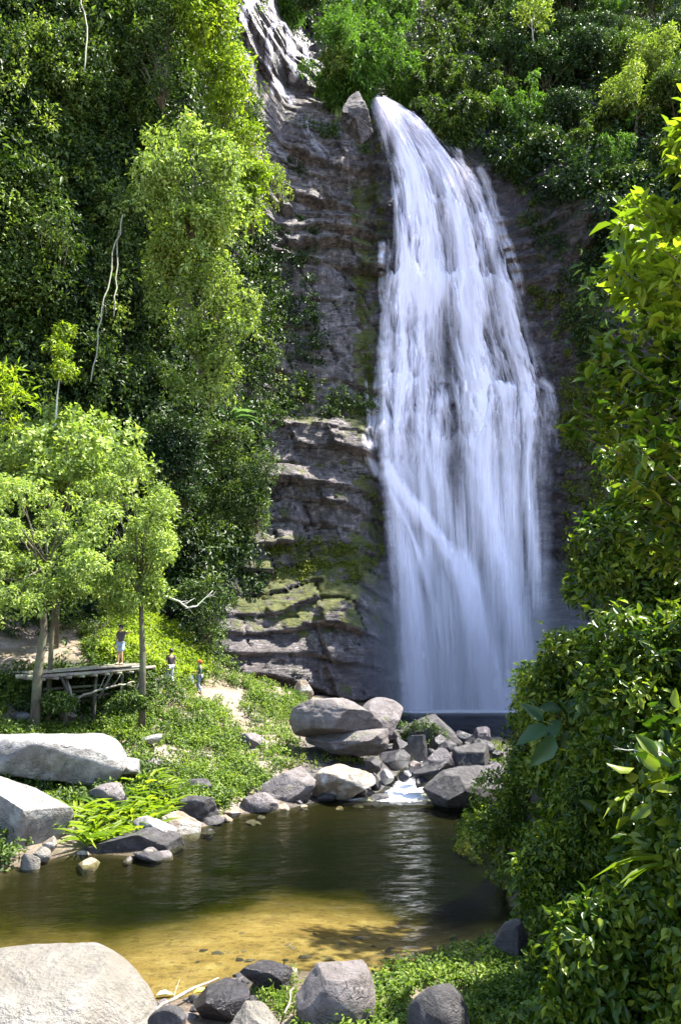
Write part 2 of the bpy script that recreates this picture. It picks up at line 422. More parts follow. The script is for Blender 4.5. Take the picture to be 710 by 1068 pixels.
L_NEAR = mat_leaf('leaf_near', (.012, .032, .004), (.055, .11, .010), (.24, .29, .03), .42, .22, mott=1.3)
L_MOSS = mat_leaf('leaf_moss', (.04, .06, .006), (.09, .12, .012), (.2, .22, .03), .3, .7)
L_BLUE = mat_leaf('leaf_bluish', (.05, .10, .05), (.10, .19, .09), (.17, .28, .14), .3, .3)
# ------------------------------------------------------------------ cliff: y as a function of (x, z)
BX = [-60, -30, -20, -15, -11, -8.5, -6, -2, 1.5, 3.6, 5.5, 9, 14, 17.5, 20, 24, 32, 60]
BY = [20, 33, 42, 46.5, 51, 55.5, 58, 59.5, 60.5, 61.5, 64.5, 66, 65.5, 64, 61, 58, 54, 46]
def cliff_base(x, z):
    x = np.asarray(x, float); z = np.asarray(z, float)
    y = np.interp(x, BX, BY)*.5 + (np.interp(x-1, BX, BY)+np.interp(x+1, BX, BY))*.25
    lean = np.interp(x, [-60, -12, -6, 4, 12, 25, 60], [.10, .13, .225, .175, .12, .14, .16])
    y = y + lean*np.clip(z, -5, 200)
    y = y + 1.8*ss(23.5, 26, z)*ss(6, 2.5, x)*ss(-13, -9, x)              # ledge with plants on it
    y = y + 1.6*ss(40, 43, z + x*.35)*ss(5, 2, x)*ss(-12, -8, x)
    y = y - 1.3*ss(11, 4, z)*ss(5, 1, x)*ss(-9, -6, x)                    # undercut bulge at the foot
    y = y + 1.2*ss(2.6, .8, z)*ss(5, 1, x)
    top = np.interp(x, [-60, -14, -8, -3, 2, 6, 12, 18, 24, 60], [58, 58, 62, 62, 60.5, 58.5, 54.5, 50, 44, 36])
    y = y + np.clip(z-top, 0, 200)*np.interp(x, [-14, -4, 3, 8], [.12, .55, .75, .62])
    y = y + 2.2*ss(69, 67, z)*ss(60, 62, z)*0
    return y
def strata(x, z, amp=1.0):
    b = z + .16*x + 2.6*fbm(x/10, z/9, 0, 3, 3) + .35*fbm(x/2.2, z/3, 0, 3, 4)
    q = b/1.75 + 1.5*vn(x/7, z/9, 0, 7)
    pa = .25+.95*ss(.38, .6, fbm(x/5.5, z/6.5, 0, 3, 8))
    i = np.floor(q).astype(np.int64); fr = q-i; o = np.zeros_like(i)
    r = _h(i, o, o, 11); w = 2.2+3.6*_h(i, o, o, 12)
    j = np.floor((x+8*r+.4*z)/w).astype(np.int64); r2 = _h(i, j, o, 13); fx = (x+8*r+.4*z)/w-j
    y = (r*1.6+r2*1.35)*(1-.5*fr)*pa - 1.0*(1-ss(0, .13, fr))*ss(.3, .6, fbm(x/3, z/3, 0, 2, 66)) - .8*(1-ss(0, .06, fx))*ss(.4, .6, fbm(x/4, z/4, 0, 2, 67))
    q2 = b/.52+2*vn(x/3, z/3, 0, 21); i2 = np.floor(q2).astype(np.int64); f2 = q2-i2
    j2 = np.floor((x+z*.3)/1.3+_h(i2, o, o, 22)*3).astype(np.int64)
    y = y + .4*_h(i2, j2, o, 23)*ss(0, .15, f2)*(.4+.6*pa)
    y = y + .3*(fbm(x/1.3, z/.8, 0, 5, 31)-.5) + 2.6*(fbm(x/8, z/8, 0, 3, 37)-.5)
    y = y + .9*ss(14, 20, x)*(_h(np.floor((x-z*.6)/1.9).astype(np.int64), np.floor((z+x*.5)/1.5).astype(np.int64), o, 77)-.5)
    return -y*amp*(.35+.65*ss(-13, -9, x))
def fall_zone(x, z):
    u, v = proj(np.stack([x, cliff_base(x, z), z], -1))
    return ss(385, 410, u)*ss(600, 560, u)*ss(90, 130, v)
def cliff_y(x, z):
    return cliff_base(x, z) + strata(x, z)*(1-.35*fall_zone(x, z)) + .6
xs = np.concatenate([np.linspace(-60, -33, 30)[:-1], np.arange(-33, 32, .17), np.linspace(32, 60, 30)])
zs = np.concatenate([np.arange(-2.5, 75, .17), np.arange(75, 132, .5)])
X, Z = np.meshgrid(xs, zs)
Yc = cliff_y(X, Z)
fz = fall_zone(X, Z)
_cu, _cv = proj(np.stack([X, Yc, Z], -1))
wet = np.clip(1.0*ss(100, 80, _cv)*ss(225, 245, _cu)*ss(370, 345, _cu) + .75*ss(262, 235, proj(np.stack([X, Yc, Z], -1))[0])*(1-.8*ss(.5, .6, fbm(X/2.5, Z/6, 0, 3, 57))) + 1.1*ss(365, 400, proj(np.stack([X, Yc, Z], -1))[0])*ss(75, 60, Z) + .9*ss(9, 3, Z) - .3 + .7*(fbm(X/3, Z/12, 0, 4, 55)-.4), 0, 1)  # left-cliff term paints shade gaps between creepers; the other terms are wet rock
pu, pv = proj(np.stack([X, Yc, Z], -1))
moss = .35+0*pu
for (a, b, c, d, w) in [(250, 410, 560, 660, .62), (366, 398, 180, 560, .7), (530, 720, 150, 620, .5), (230, 366, 80, 400, .04), (255, 372, 440, 556, .2), (200, 420, 662, 760, .0), (398, 580, 100, 760, .25)]:
    k = ss(a-8, a+8, pu)*ss(b+8, b-8, pu)*ss(c-8, c+8, pv)*ss(d+8, d-8, pv); moss = moss*(1-k)+w*k
me = mesh_np('cliff', np.stack([X, Yc, Z], -1).reshape(-1, 3), [grid_faces(*X.shape)], {'wet': wet, 'moss': moss}, smooth=False)
cliff = obj('cliff', me, ROCK_CLIFF, kind='structure')
def on_cliff(u, v, off=0.0, base=False):
    """point of the cliff seen at (u, v), lifted off metres towards the camera"""
    u = np.asarray(u, float); v = np.asarray(v, float); Y = np.full(np.shape(u), 62.0); f = cliff_base if base else cliff_y
    for _ in range(14):
        P = W(u, v, Y); Y = Y*.45 + (f(P[..., 0], P[..., 2])-off)*.55
    return W(u, v, Y)

# ------------------------------------------------------------------ terrain (one sheet): banks, pool bed, right bank outcrop
shore = [(-30, 925), (0, 925), (45, 900), (95, 893), (180, 891), (218, 862), (255, 850), (290, 846), (340, 836), (385, 833), (415, 834),
         (520, 966), (500, 984), (440, 1000), (390, 1012), (310, 1010), (250, 1026), (190, 1040), (120, 1052), (0, 1060), (-80, 1040)]
cp = [tuple(G(u, v, 0.0)) for u, v in shore]
cp += [tuple(G(u, v, -.15)) for u, v in [(450, 838), (500, 846), (470, 820), (440, 826)]]
for u, v, d in [(50, 940, -.35), (150, 935, -.5), (260, 930, -.55), (360, 920, -.65), (440, 930, -.7), (160, 912, -.6), (250, 900, -.8), (360, 895, -.9), (430, 900, -1.0), (200, 885, -.5), (300, 870, -.9), (400, 865, -.8), (460, 880, -1.1), (90, 912, -.4),
                (330, 990, -.12), (250, 995, -.14), (400, 985, -.16), (200, 1010, -.12), (120, 990, -.2), (20, 980, -.25), (320, 960, -.27), (440, 965, -.4), (230, 965, -.28), (300, 1004, -.08), (350, 1003, -.1), (400, 1002, -.12), (210, 1026, -.1)]:
    p = G(u, v, 0.0); cp.append((p[0], p[1], d))
for u, v, Y in [(60, 870, 24.5), (130, 860, 25.5), (190, 830, 29), (120, 820, 28.5), (60, 780, 31), (0, 760, 31), (-60, 800, 27), (-80, 880, 22.5),
                (120, 770, 33), (200, 790, 33), (250, 800, 33), (260, 770, 37), (200, 750, 37), (150, 722, 37), (90, 728, 35.5), (40, 735, 34), (0, 725, 33.5), (-60, 730, 32),
                (205, 726, 42), (240, 716, 45), (300, 722, 50), (270, 740, 43), (330, 728, 56), (390, 735, 58), (300, 800, 33.5), (360, 795, 36), (340, 770, 40),
                (20, 690, 37), (60, 680, 39), (110, 672, 42), (150, 676, 43.5), (180, 690, 44.5), (100, 650, 45), (40, 640, 44), (0, 660, 39), (180, 655, 50), (220, 690, 51),
                (14, 696, 34.0), (80, 691, 36.0), (145, 686, 38.4), (400, 773, 41), (440, 766, 44), (480, 765, 48), (450, 800, 37), (500, 790, 39), (540, 780, 42)]:
    p = W(u, v, Y); cp.append(tuple(p))
cp += [(x, y, z) for x, y, z in [(4, 56, -.6), (10, 58, -1), (16, 57, -.6), (8, 52, -.2), (14, 50, 0), (20, 52, .9), (18, 44, .6), (10, 44, .3), (4, 50, .2),
        (-30, 30, 5), (-30, 15, 3.5), (-14, 16, 1.4), (-8, 11.5, .55), (-3, 11.5, .3), (0, 11.8, .3), (3, 12.5, .35), (0, 8, .9), (-5, 7, 1.2), (3, 6, 1.2), (0, -6, 2.0), (-20, 0, 3),
        (-30, 50, 16), (20, 20, .6), (20, 5, 2), (20, 35, .5), (30, 60, 2), (-14, 55, 9), (-5, 62, 2), (12, 66, -.5)]]
cp = np.array(cp, float)
def _tps(r): return np.where(r > 1e-6, r*r*np.log(r+1e-12), 0)
_A = _tps(np.linalg.norm(cp[:, None, :2]-cp[None, :, :2], axis=-1)) + np.eye(len(cp))*.04
_P = np.concatenate([np.ones((len(cp), 1)), cp[:, :2]], 1)
_M = np.block([[_A, _P], [_P.T, np.zeros((3, 3))]])
_w = np.linalg.solve(_M, np.concatenate([cp[:, 2], np.zeros(3)]))
RB = np.array([(3.4, -20), (3.3, 0), (3.4, 8), (3.75, 11), (4.3, 14.5), (4.15, 17), (3.75, 19), (3.65, 20.6), (4.6, 23.5), (6.6, 26.5), (9.5, 30), (13, 34), (19, 40), (27, 50), (34, 62)], float)
def bank_d(x, y):
    """signed distance to the foot of the right bank, positive on its right"""
    best = np.full(np.shape(x), 1e9); sg = np.ones(np.shape(x))
    for a, b in zip(RB[:-1], RB[1:]):
        t = b-a; L2 = t@t; f = np.clip(((x-a[0])*t[0]+(y-a[1])*t[1])/L2, 0, 1)
        dx = x-(a[0]+t[0]*f); dy = y-(a[1]+t[1]*f); d = np.hypot(dx, dy); s = np.sign(dx*t[1]-dy*t[0]+1e-9)
        k = d < best; best = np.where(k, d, best); sg = np.where(k, s, sg)
    return best*sg
def ground_z(x, y, detail=True):
    x = np.asarray(x, float); y = np.asarray(y, float); sh = x.shape; q = np.stack([x.ravel(), y.ravel()], -1); z = np.zeros(len(q))
    cx = np.clip(q[:, 0], -32, 32); cy = np.clip(q[:, 1], -8, 68)
    for s in range(0, len(q), 20000):
        c = np.stack([cx[s:s+20000], cy[s:s+20000]], -1)
        z[s:s+20000] = _tps(np.linalg.norm(c[:, None]-cp[None, :, :2], axis=-1))@_w[:-3] + _w[-3] + c@_w[-2:]
    z = np.clip(z, -2.2, 17).reshape(sh)
    d = bank_d(x, y)+(.9*(fbm(x/1.6, y/1.6, 0, 3, 71)-.5))
    H = np.interp(y, [0, 8, 13, 16, 19, 22, 26, 34, 50], [3.4, 3.6, 3.6, 3.9, 4.1, 4.2, 4.4, 5, 8])
    k = ss(-.05, .9, d)
    z = z*(1-k) + k*(H + np.clip(d, 0, 14)*.55)
    if detail:
        a = .25+.75*ss(-.1, .4, z)
        z = z + a*(.5*(fbm(x/2.2, y/2.2, 0, 4, 61)-.5) + .14*(fbm(x/.5, y/.5, 0, 4, 62)-.5))*(.15+.85*ss(.02, .3, z)) + .5*k*(fbm(x/1.1, y/1.1, z/1.1, 4, 63)-.5)
    return z
gx = np.concatenate([-32-np.geomspace(268, .5, 24), np.arange(-32, -15, .3), np.arange(-15, 9, .12), np.arange(9, 32, .4), 32+np.geomspace(.5, 268, 24)])
gy = np.concatenate([-8-np.geomspace(290, .5, 22), np.arange(-8, 9, .4), np.arange(9, 38, .12), np.arange(38, 68, .25), 68+np.geomspace(.5, 230, 12)])
GX, GY = np.meshgrid(gx, gy); GZ = ground_z(GX, GY)
def mat_ground():
    m, nt, out = newmat('ground'); n = N(nt); p = n.pos(); geo = n.sep(p); z = geo[2]
    nn = n.sep(n.new('ShaderNodeNewGeometry').outputs['Normal'])[2]
    a = n.noise(p, .5, 6, .65); b = n.noise(p, 4, 6, .7); c3 = n.noise(p, 22, 4, .7)
    dirt = n.ramp(b, [(.3, (.10, .075, .055)), (.5, (.21, .165, .13)), (.7, (.34, .29, .25))])
    litter = n.ramp(c3, [(.35, (.05, .035, .02)), (.6, (.16, .13, .07))])
    soil = n.mix(n.mr(a, .42, .6), dirt, litter)
    rockc = n.ramp(b, [(.3, (.02, .018, .018)), (.55, (.07, .06, .055)), (.75, (.16, .14, .12))])
    rockc = n.mix(n.mr(n.noise(p, .9, 5, .7), .5, .6), rockc, (.045, .06, .01))
    soil = n.mix(n.mr(nn, .75, .55), soil, rockc)
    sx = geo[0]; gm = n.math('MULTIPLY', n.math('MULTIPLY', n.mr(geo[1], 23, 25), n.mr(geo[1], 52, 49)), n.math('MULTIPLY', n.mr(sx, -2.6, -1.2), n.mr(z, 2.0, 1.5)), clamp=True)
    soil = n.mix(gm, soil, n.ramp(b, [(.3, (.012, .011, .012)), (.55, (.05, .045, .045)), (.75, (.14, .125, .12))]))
    # pool bed: ochre sand and gravel shallows; deep water's gloom painted into the bottom
    grv = n.voro(p, 9, 'F1', 'Color'); gs = n.sep(grv)[0]
    sand = n.ramp(n.noise(p, 1.3, 5, .6), [(.3, (.27, .175, .08)), (.55, (.41, .285, .135)), (.75, (.58, .44, .25))])
    sand = n.mix(n.mr(gs, .72, .95, 0, .5), sand, (.1, .07, .04))
    sand = n.mix(n.mr(c3, .4, .65, .35, 0), sand, (.14, .10, .04))
    yy = n.math('ADD', geo[1], n.math('ADD', n.math('MULTIPLY', n.math('SUBTRACT', n.noise(p, .45, 4, .6), .5), 3.5), n.mr(n.math('ABSOLUTE', n.math('ADD', geo[0], .6)), 1.2, 4.2, 0, 4.2)))
    silt_gloom = n.ramp(n.mr(z, -1.4, -.1), [(0, (.003, .005, .002)), (.6, (.006, .009, .003)), (1, (.02, .018, .008))])
    olive = n.mix(n.mr(b, .35, .65), (.03, .03, .005), (.075, .066, .011))
    bed = n.mix(n.mr(yy, 23.6, 20.8), silt_gloom, olive)
    bed = n.mix(n.mr(yy, 22.2, 18.8), bed, sand)
    wetb = n.mix(1.0, soil, (.45, .42, .4), 'MULTIPLY')
    c = n.mix(n.mr(n.math('ADD', z, n.math('MULTIPLY', b, .2)), .12, .35), wetb, soil)
    c = n.mix(n.mr(z, .03, -.02), c, bed)
    h = n.math('ADD', b, n.math('MULTIPLY', c3, .35))
    n.link(n.princ(c, n.math('MAXIMUM', n.mr(z, .1, .4, .35, .9), n.mr(z, .02, -.05, 0, .9)), n.bump(h, .7, .1), spec=n.mr(z, -.04, .04, 0, .5)), out.inputs[0]); return m
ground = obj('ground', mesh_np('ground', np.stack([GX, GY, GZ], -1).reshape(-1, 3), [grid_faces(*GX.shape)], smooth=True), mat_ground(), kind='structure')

# ------------------------------------------------------------------ water
def mat_water(name, tint, wave=3.0, amp=.05, stretch=(1, 2.2, 1), foamy=False):
    m, nt, out = newmat(name); n = N(nt); p = n.pos()
    w1 = n.noise(n.mapp(p, stretch), wave, 4, .6, .4); w2 = n.noise(n.mapp(p, (stretch[0], stretch[1]*1.3, 1)), wave*3.1, 4, .6, .6)
    big = n.noise(p, .25, 3, .5)
    nr = n.bump(n.math('MULTIPLY', n.math('ADD', w1, n.math('MULTIPLY', w2, .45)), n.mr(big, .3, .7, .35, 1.3)), 1.0, amp)
    fr = n.new('ShaderNodeFresnel'); fr.inputs['IOR'].default_value = 1.13; n.link(nr, fr.inputs['Normal'])
    gl = n.new('ShaderNodeBsdfGlossy'); gl.inputs['Roughness'].default_value = .04; n.link(nr, gl.inputs['Normal'])
    tr = n.new('ShaderNodeBsdfTransparent'); tr.inputs[0].default_value = (*tint, 1)
    sh = n.mixs(n.math('MULTIPLY', fr.outputs[0], .55, clamp=True), tr.outputs[0], gl.outputs[0])
    if foamy:
        f = n.attr('foam'); fn = n.noise(p, 6, 5, .75)
        k = n.mr(n.math('ADD', f, n.math('MULTIPLY', n.math('SUBTRACT', fn, .5), 1.3)), .5, .8)
        k = n.math('MULTIPLY', k, n.mr(f, .02, .2), clamp=True)
        sh = n.mixs(k, sh, n.princ((.82, .84, .88), .6))
    n.link(sh, out.inputs[0]); return m
def sheet(name, x0, x1, y0, y1, z, step, mat, foam=None, wav=.0):
    a, b = np.meshgrid(np.arange(x0, x1, step), np.arange(y0, y1, step))
    zz = z + wav*(fbm(a*1.1, b*1.9, 0, 3, 81)-.5)
    at = {'foam': foam(a, b) if foam else np.zeros(a.shape)}
    return obj(name, mesh_np(name, np.stack([a, b, zz], -1).reshape(-1, 3), [grid_faces(*a.shape)], at, smooth=True), mat, kind='structure')
POOL_W = mat_water('pool_water', (.62, .64, .50), 2.4, .05, foamy=True)
PLUNGE_W = mat_water('plunge_water', (.25, .27, .32), 2.0, .08, foamy=True)
rap = G(425, 831, 0.02)
def foam_near(a, b):
    u, v = proj(np.stack([a, b, a*0+.02], -1))
    f = ss(-8, 5, 22-np.abs((u-412)+(v-831)*1.2)*.45)*np.exp(-((v-831)/5.0)**2)*1.15
    return np.maximum(f, .30*np.exp(-((u-395)/70)**2-((v-842)/10)**2))
near_pool = sheet('pool_water', -22, 8, 9, 36, .02, .14, POOL_W, foam_near, .03)
def foam_far(a, b):
    d = np.abs(b-62.3+.05*(a-9)**2*.2); return np.exp(-(d/2.6)**2)*ss(3.5, 5.5, a)*ss(17, 14, a)*1.05
plunge = sheet('plunge_pool_water', -1, 24, 43.5, 68, 1.1, .2, PLUNGE_W, foam_far, .06)

# falling water: sheets that hug the rock; how much water hides the rock is an attribute
def mat_fall(name, c=(.92, .88, 1.0)):
    m, nt, out = newmat(name); n = N(nt)
    d = n.attr('dens'); fx = n.new('ShaderNodeCombineXYZ'); n.link(n.attr('fs'), fx.inputs[0]); n.link(n.attr('ft'), fx.inputs[1])
    st = n.noise(n.mapp(fx.outputs[0], (1, .045, 1)), 1.1, 4, .6)
    k = n.math('ADD', d, n.math('MULTIPLY', n.math('SUBTRACT', st, .5), n.mr(d, 0, .25, 0, .4)), clamp=True)
    df = n.new('ShaderNodeBsdfDiffuse'); df.inputs[0].default_value = (*c, 1)
    tl = n.new('ShaderNodeBsdfTranslucent'); tl.inputs[0].default_value = (*c, 1)
    tr = n.new('ShaderNodeBsdfTransparent')
    n.link(n.mixs(k, tr.outputs[0], n.mixs(.2, df.outputs[0], tl.outputs[0])), out.inputs[0]); return m
FALL = mat_fall('falling_water')
EL = [(100, 384, 402), (112, 385, 424), (125, 388, 445), (140, 392, 462), (155, 395, 478), (180, 400, 500), (215, 402, 520), (250, 402, 532), (300, 397, 546), (350, 394, 560), (400, 390, 578), (450, 390, 582), (500, 393, 580), (600, 402, 580), (680, 410, 580), (735, 414, 578), (741, 414, 578)]
_e = np.array(EL, float)
def gpath(u, v, pts, sig):
    """soft weight of a stream that follows a line of pixels"""
    p = np.array(pts, float); c = np.interp(v, p[:, 1], p[:, 0]); a = np.interp(v, p[:, 1], p[:, 2]) if p.shape[1] > 2 else 1.0
    s = np.interp(v, [110, 735], [sig, sig*1.2]) if not hasattr(sig, '__len__') else np.interp(v, [110, 735], sig)
    return a*np.exp(-((u-c)/s)**2)
def dens_main(u, v, q, seed):
    wob = 10*(fbm(q/9, v/55, 0, 3, 91)-.5); uu = u+wob
    d = 0
    d = np.maximum(d, gpath(uu, v, [(402, 108, 1.1), (412, 135, 1.1), (428, 180, 1.1), (438, 230, 1.05), (447, 270, 1.1), (450, 305, 1.15), (447, 330, .6), (440, 400, .45), (436, 480, .4), (444, 560, .35), (456, 610, .6), (464, 660, .4), (470, 735, .3)], (17, 12)))
    d = np.maximum(d, gpath(uu, v, [(400, 108, .7), (430, 130, .9), (450, 160, .95), (470, 200, .9), (482, 250, .9), (488, 290, 1.15), (488, 330, 1.0), (492, 380, .95), (497, 430, .9), (504, 500, 1.0), (516, 560, .9), (528, 620, .85), (540, 680, .65), (550, 735, .4)], (14, 15)))
    d = np.maximum(d, gpath(uu, v, [(404, 120, 0), (425, 290, 1.1), (422, 330, .85), (418, 400, .65), (412, 480, .4), (422, 560, .45), (432, 620, .65), (436, 680, .85), (438, 735, .85)], (10, 11)))
    d = np.maximum(d, gpath(uu, v, [(420, 110, 0), (470, 150, .3), (495, 190, .7), (508, 240, .75), (524, 290, .75), (533, 340, .65), (541, 380, .75), (547, 405, .9), (549, 450, .8), (549, 520, .75), (558, 590, .6), (566, 640, .4), (572, 735, .25)], (8, 7)))
    d = np.maximum(d, gpath(uu, v, [(455, 320, 0), (468, 400, .3), (512, 395, .35), (526, 408, .6), (531, 440, .55), (532, 520, .5), (535, 735, .45)], (10, 14)))
    d = np.maximum(d, gpath(uu, v, [(388, 468, 0), (396, 484, 1), (420, 515, .95), (445, 548, 1), (462, 566, 1.15), (478, 590, 1.15), (490, 625, 1.2), (498, 670, 1.15), (508, 710, 1.1), (514, 735, 1.1)], (7, 14)))
    d = np.maximum(d, gpath(uu, v, [(462, 400, 0), (458, 420, .8), (452, 470, .6), (470, 550, .45), (476, 600, .35), (470, 735, .35)], (7, 12)))
    d = np.maximum(d, gpath(uu, v, [(398, 240, 0), (399, 262, .75), (400, 330, .65), (398, 400, .7), (398, 450, .45), (405, 520, .2), (424, 640, .35), (430, 735, .5)], (5, 9)))
    d = np.maximum(d, gpath(uu, v, [(470, 130, 0), (478, 160, .5), (500, 180, .7), (507, 200, .2)], 6))
    d = np.maximum(d, gpath(uu, v, [(392, 474, 0), (402, 496, .6), (418, 540, .7), (436, 575, .7), (448, 610, .75), (458, 650, .7), (464, 700, .4), (466, 735, .2)], (4, 5)))
    d = np.maximum(d, gpath(uu, v, [(398, 560, 0), (404, 600, .3), (410, 680, .45), (418, 735, .5)], (4, 6)))
    veil = .12*ss(270, 420, v) + .08*ss(110, 240, v) + .16*ss(540, 700, v); d = np.maximum(d, 0)+veil*(1-.5*np.clip(d, 0, 1))
    hole = 0; d0 = np.clip(d-veil*(1-.5*np.clip(d, 0, 1)), 0, 1.3)
    for (a, b, sa, sb, k) in [(466, 375, 10, 52, .9), (452, 385, 8, 40, .5), (430, 345, 7, 24, .3), (475, 470, 6, 50, .5), (510, 330, 5, 30, .4), (460, 250, 5, 40, .35), (425, 560, 7, 30, .3), (517, 620, 7, 60, .4), (517, 268, 7, 22, .75), (487, 215, 9, 20, .5), (407, 165, 6, 40, .9), (404, 350, 6, 40, .35), (452, 610, 13, 50, .75), (468, 560, 6, 30, .3),
                              (508, 170, 6, 16, .3), (535, 600, 8, 60, .35), (537, 470, 4, 40, .3), (410, 640, 8, 50, .35), (560, 330, 8, 20, .3)]:
        hole = np.maximum(hole, k*np.exp(-((u-a)/sa)**2-((v-b)/sb)**2))
    tier = 0
    for (Lv, tl, u0, u1, ln, k) in [(278, .10, 395, 545, 55, .5), (345, -.12, 395, 470, 45, .3), (402, .12, 505, 575, 70, .28), (388, .25, 395, 440, 45, .35), (200, .35, 440, 530, 40, .3), (150, .5, 440, 500, 30, .3), (478, .3, 390, 440, 50, .35), (455, -.1, 450, 500, 40, .25), (320, .3, 500, 570, 40, .3), (560, .4, 430, 500, 60, .25)]:
        dv = v-(Lv+tl*(u-u0)+14*(vn(u/9, Lv, 0, 3)-.5)+5*(vn(u/3, Lv, 0, 4)-.5)); ins = ss(u0-6, u0+8, u)*ss(u1+6, u1-8, u)
        tier = np.maximum(tier, ins*k*(ss(-3, 3, dv)*np.exp(-np.clip(dv, 0, 999)/ln)))-ins*k*.55*np.exp(-((dv+7)/6)**2)*(tier < .05)
    w1 = q/8+1.3*(fbm(q/14, v/45, 0, 3, seed+21)-.5)*2; br = 1-np.abs(2*fbm(w1, v/70, 0, 3, seed+22)-1)*3.2
    w2 = q/3.5+2.2*(fbm(q/9, v/26, 0, 3, seed+23)-.5)*2; br2 = 1-np.abs(2*fbm(w2, v/38, 0, 2, seed+24)-1)*3.4
    soft = 1-.65*ss(430, 620, v)
    d = d*.86+tier*.8+(np.clip(br, -.6, 1)*.34+np.clip(br2, -.6, 1)*.20)*soft*(.35+.65*np.clip(d*1.6, 0, 1))
    streak = fbm(q/4.5, v/150, 0, 4, seed)-.5; fine = fbm(q/1.3, v/70, 0, 3, seed+3)-.5; brk = fbm(u/9, v/14, 0, 4, seed+5)-.5
    lower = ss(260, 330, v)
    d = d + (.42+.75*ss(400, 560, v))*streak + .16*fine + .35*brk*(1-.8*ss(400, 520, v))
    up_ = np.clip(d*1.6-.34, 0, 1.1)*(1-hole)
    br_s = fbm(q/8, v/200, 0, 3, seed+60)-.5; fi_s = fbm(q/2.2, v/110, 0, 3, seed+61)-.5
    lo_ = np.clip(d0*.95+.17+.9*br_s+.45*fi_s+.18*ss(640, 735, v), 0, 1.05)*(1-.75*hole)
    m_ = ss(425, 520, v); return up_*(1-m_)+lo_*m_
def fall_sheet(name, off, seed, mul, nu=330, nv=640):
    t = np.linspace(104, 741, nv)[:, None]; s = np.linspace(0, 1, nu)[None, :]
    Lr = np.interp(t, _e[:, 0], _e[:, 1]); Rr = np.interp(t, _e[:, 0], _e[:, 2]); u = Lr+(Rr-Lr)*s; v = np.broadcast_to(t, u.shape)
    q = s*190+0*t; ew = 6/(Rr-Lr)+.01; eb = .05*(fbm(q*0+3, v/16, 0, 3, seed+8)-.3)+.03*(fbm(v/5, q*0, 0, 2, 9)-.5)
    env = ss(0+eb*.6, ew*1.6+eb*.6, s)*ss(1-eb, 1-ew*3-eb-.12*ss(540, 735, v), s)
    d = dens_main(u, v, q, seed)
    d = d*env*mul
    # the last metres fall free, in front of the rock
    P = on_cliff(u, v, off+1.3, base=True); P[..., 1] -= .8*np.clip(d, 0, 1)+1.0*(fbm(q/26, v/60, 0, 3, seed+40)-.5)+.35*(fbm(q/9, v/40, 0, 2, seed+41)-.5)
    return obj(name, mesh_np(name, P.reshape(-1, 3), [grid_faces(*u.shape)], {'dens': d, 'fs': q, 'ft': v/1.0}, smooth=True), FALL)
wf = thing('waterfall', None, None, (8, 63, .6)); wf['kind'] = 'structure'
for nm, off, sd, mul in (('falling_water', 0.0, 101, 1.0), ('front_spray', .7, 202, .5)):
    o = fall_sheet(nm, off, sd, mul); o.parent = wf; o.matrix_parent_inverse = Matrix.Translation((-8, -63, -.6))
def trickle(paths, name, seed=0, off=.12, gain=1.0):
    """thin runs of water over rock; each path is (u, v, half width px, strength)"""
    vs = []; fs = []; dd = []; q_ = []; tt = []; n0 = 0
    for k, pts in enumerate(paths):
        p = np.array(pts, float); L = np.concatenate([[0], np.cumsum(np.hypot(*np.diff(p[:, :2], axis=0).T))])
        n = max(6, int(L[-1]/1.6)); l = np.linspace(0, L[-1], n); c = np.stack([np.interp(l, L, p[:, i]) for i in range(4)], -1)
        tg = np.gradient(c[:, :2], axis=0); tg /= np.linalg.norm(tg, axis=1, keepdims=True)+1e-9; nr = np.stack([-tg[:, 1], tg[:, 0]], -1)
        m = 13; a = np.linspace(-1, 1, m)
        uv = c[:, None, :2] + nr[:, None]*a[None, :, None]*c[:, 2][:, None, None]
        uv[..., 0] += 3*(vn(l/9, k*3.3, 0, 7)-.5)[:, None]
        P = on_cliff(uv[..., 0], uv[..., 1], off, base=False)
        q = a[None, :]*c[:, 2][:, None]+k*40
        st = fbm(q/1.3, l[:, None]/14, k, 3, seed)-.5
        d = (1-np.abs(a)**2)[None, :]*c[:, 3][:, None]*(1+0*st)+st*1.0*(1-np.abs(a))[None, :]
        d = np.clip(d*gain, 0, 1)*ss(0, 5, l)[:, None]*ss(L[-1], L[-1]-5, l)[:, None]
        vs.append(P.reshape(-1, 3)); fs.append(grid_faces(n, m)+n0); n0 += n*m; dd.append(d.ravel()); q_.append((q+0*d).ravel()); tt.append((l[:, None]+0*d).ravel())
    return obj(name, mesh_np(name, np.concatenate(vs), fs, {'dens': np.concatenate(dd), 'fs': np.concatenate(q_), 'ft': np.concatenate(tt)}, smooth=True), FALL, kind='structure')
def mist():
    m, nt, out = newmat('spray_mist'); n = N(nt); v = n.new('ShaderNodeVolumePrincipled'); v.inputs['Color'].default_value = (.93, .94, 1, 1); v.inputs['Density'].default_value = .02
    n.link(v.outputs[0], out.inputs['Volume'])
    a, f = ico(4)
    for i in range(6):
        k = .45+.13*i; obj('spray_mist', mesh_np('spray_mist', a*np.array([11.5, 4.4, 12.5])*k+np.array([9.4+.5*(i % 3-1), 60.6, .8]), [f]), m, kind='stuff')
mist()
